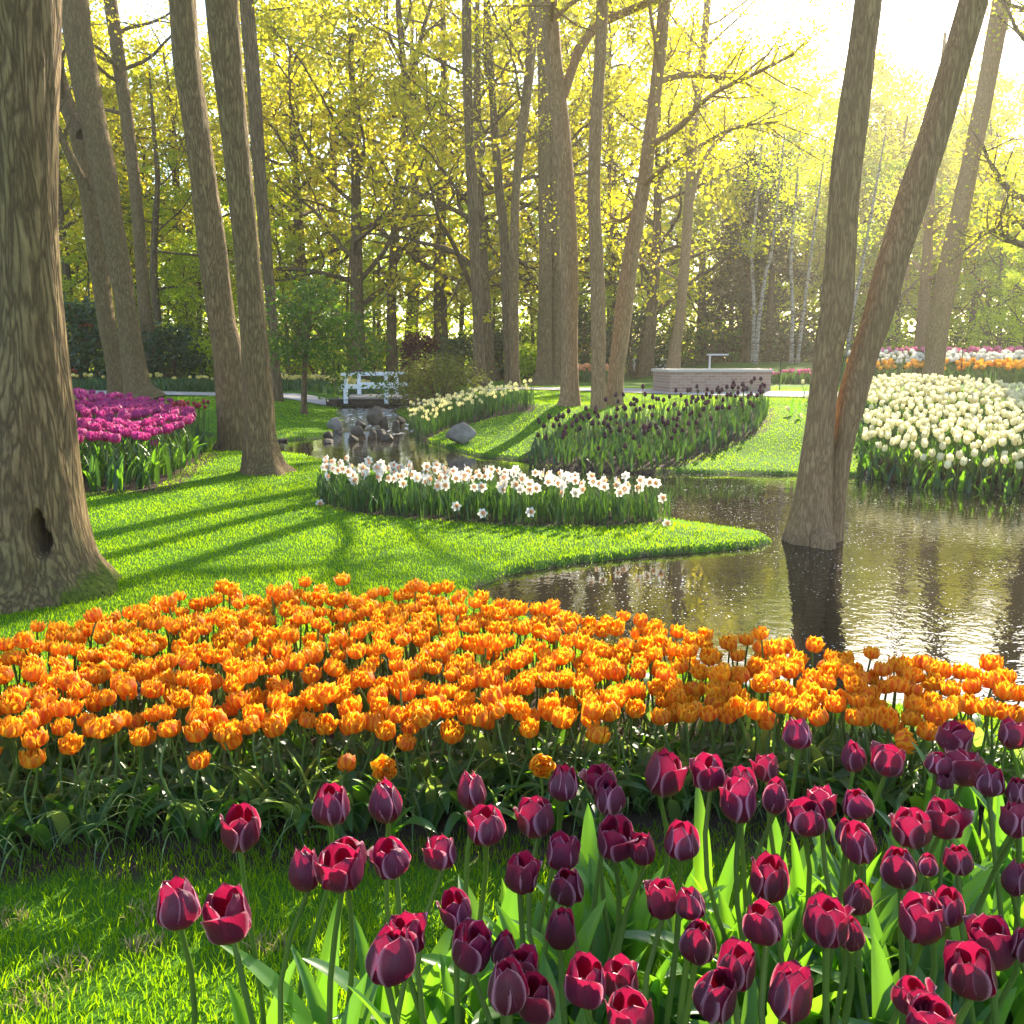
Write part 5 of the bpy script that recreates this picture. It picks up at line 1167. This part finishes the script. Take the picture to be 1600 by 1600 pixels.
def stone(px, py, wpx, hpx, dist, label, seed, group='stones in the cascade', mat='rock'):
    if not group: dist = float(hit(px, py + hpx * .2)[1])
    if group:
        ys = np.linspace(10, 30, 2000); rz = CAM_Z + ray(px, py + hpx * .3)[2] * ys / ray(px, py)[1]; dist = float(ys[np.argmax(rz < np.array(stream_z(ys)))])
    p = D(px, py, dist); W = wpx * dist / FPX / 2; H = hpx * dist / FPX; g = np.random.default_rng(seed); mb = MB()
    nu, nv = 44, 28; u = np.linspace(0, 2 * math.pi, nu, endpoint=False); w = np.linspace(-.5 * math.pi, .5 * math.pi, nv)
    U, Wv = np.meshgrid(u, w); X = np.stack([np.cos(Wv) * np.cos(U), np.cos(Wv) * np.sin(U), np.sin(Wv)], -1).reshape(-1, 3)
    rr = np.ones(len(X))
    for _ in range(16):           # cut flat facets
        d = g.normal(0, 1, 3); d /= np.linalg.norm(d); q = X @ d; lim = g.uniform(.5, .85); rr = np.minimum(rr, np.where(q > .05, lim / np.maximum(q, .05), 9))
    X = X * rr[:, None] * (1 + .010 * g.normal(0, 1, (len(X), 1)))
    X = X * (W, W * .85, H * .72) + (0, 0, H * .25); mb.add(X, grid_faces(nu, nv, True)); o = mb.build('stone', M[mat], None, True, (p[0], dist, p[2])); o.rotation_euler = (0, 0, g.uniform(0, 6)) if wpx < 60 else (0, 0, .2)
    return tag(o, label, 'stone', group)
for i, (px, py, w, h, d, lab) in enumerate([(585, 660, 32, 30, 21, 'largest stone, upright at the top of the cascade'), (600, 664, 24, 16, 19, 'stone right of the upright one'), (565, 670, 20, 16, 19, 'dark stone left of the upright one'), (558, 681, 22, 17, 17.2, 'square stone in the white water on the left'), (551, 689, 24, 11, 15.8, 'flat stone lowest in the white water'),
     (584, 684, 18, 16, 16.6, 'pointed stone in the middle of the cascade'), (596, 680, 20, 14, 17.2, 'wedge stone behind the pointed one'), (606, 687, 22, 12, 16, 'rounded low stone right of the pointed one'), (619, 674, 20, 18, 18, 'round stone on the right of the cascade'), (626, 662, 22, 14, 20, 'dark stone under the right bank'),
     (513, 683, 22, 12, 16.5, 'stone left of the cascade at the mound'), (513, 692, 26, 8, 15.4, 'flat wet stone in front of the mound'), (440, 690, 24, 6, 15.2, 'thin flat stone by the right lawn trunk')]): stone(px, py, w, h, d, lab, 300 + i)
stone(719, 687, 54, 30, 14.2, 'large smooth grey boulder on the bank under the pale daffodils', 330, None, 'boulder'); stone(698, 622, 44, 14, 18.5, 'long pale boulder at the top of the daffodil bank', 331, None, 'boulder'); stone(526, 672, 36, 20, 17.4, 'grey block at the end of the mound beside the cascade', 332, None, 'boulder')

# ------------------------------------------------------------------ haze in the wood
def haze():
    mb = MB(); box(mb, -270, 270, -270, 270, -1.6, 26); m, nt, out = newmat('haze'); v = N(nt, "VolumePrincipled")
    v.inputs["Color"].default_value = (1, .93, .80, 1); v.inputs["Density"].default_value = .0008; v.inputs["Anisotropy"].default_value = .55
    L(nt, v.outputs[0], out.inputs["Volume"]); tag(mb.build('haze', m, None, False), kind='stuff')
haze()
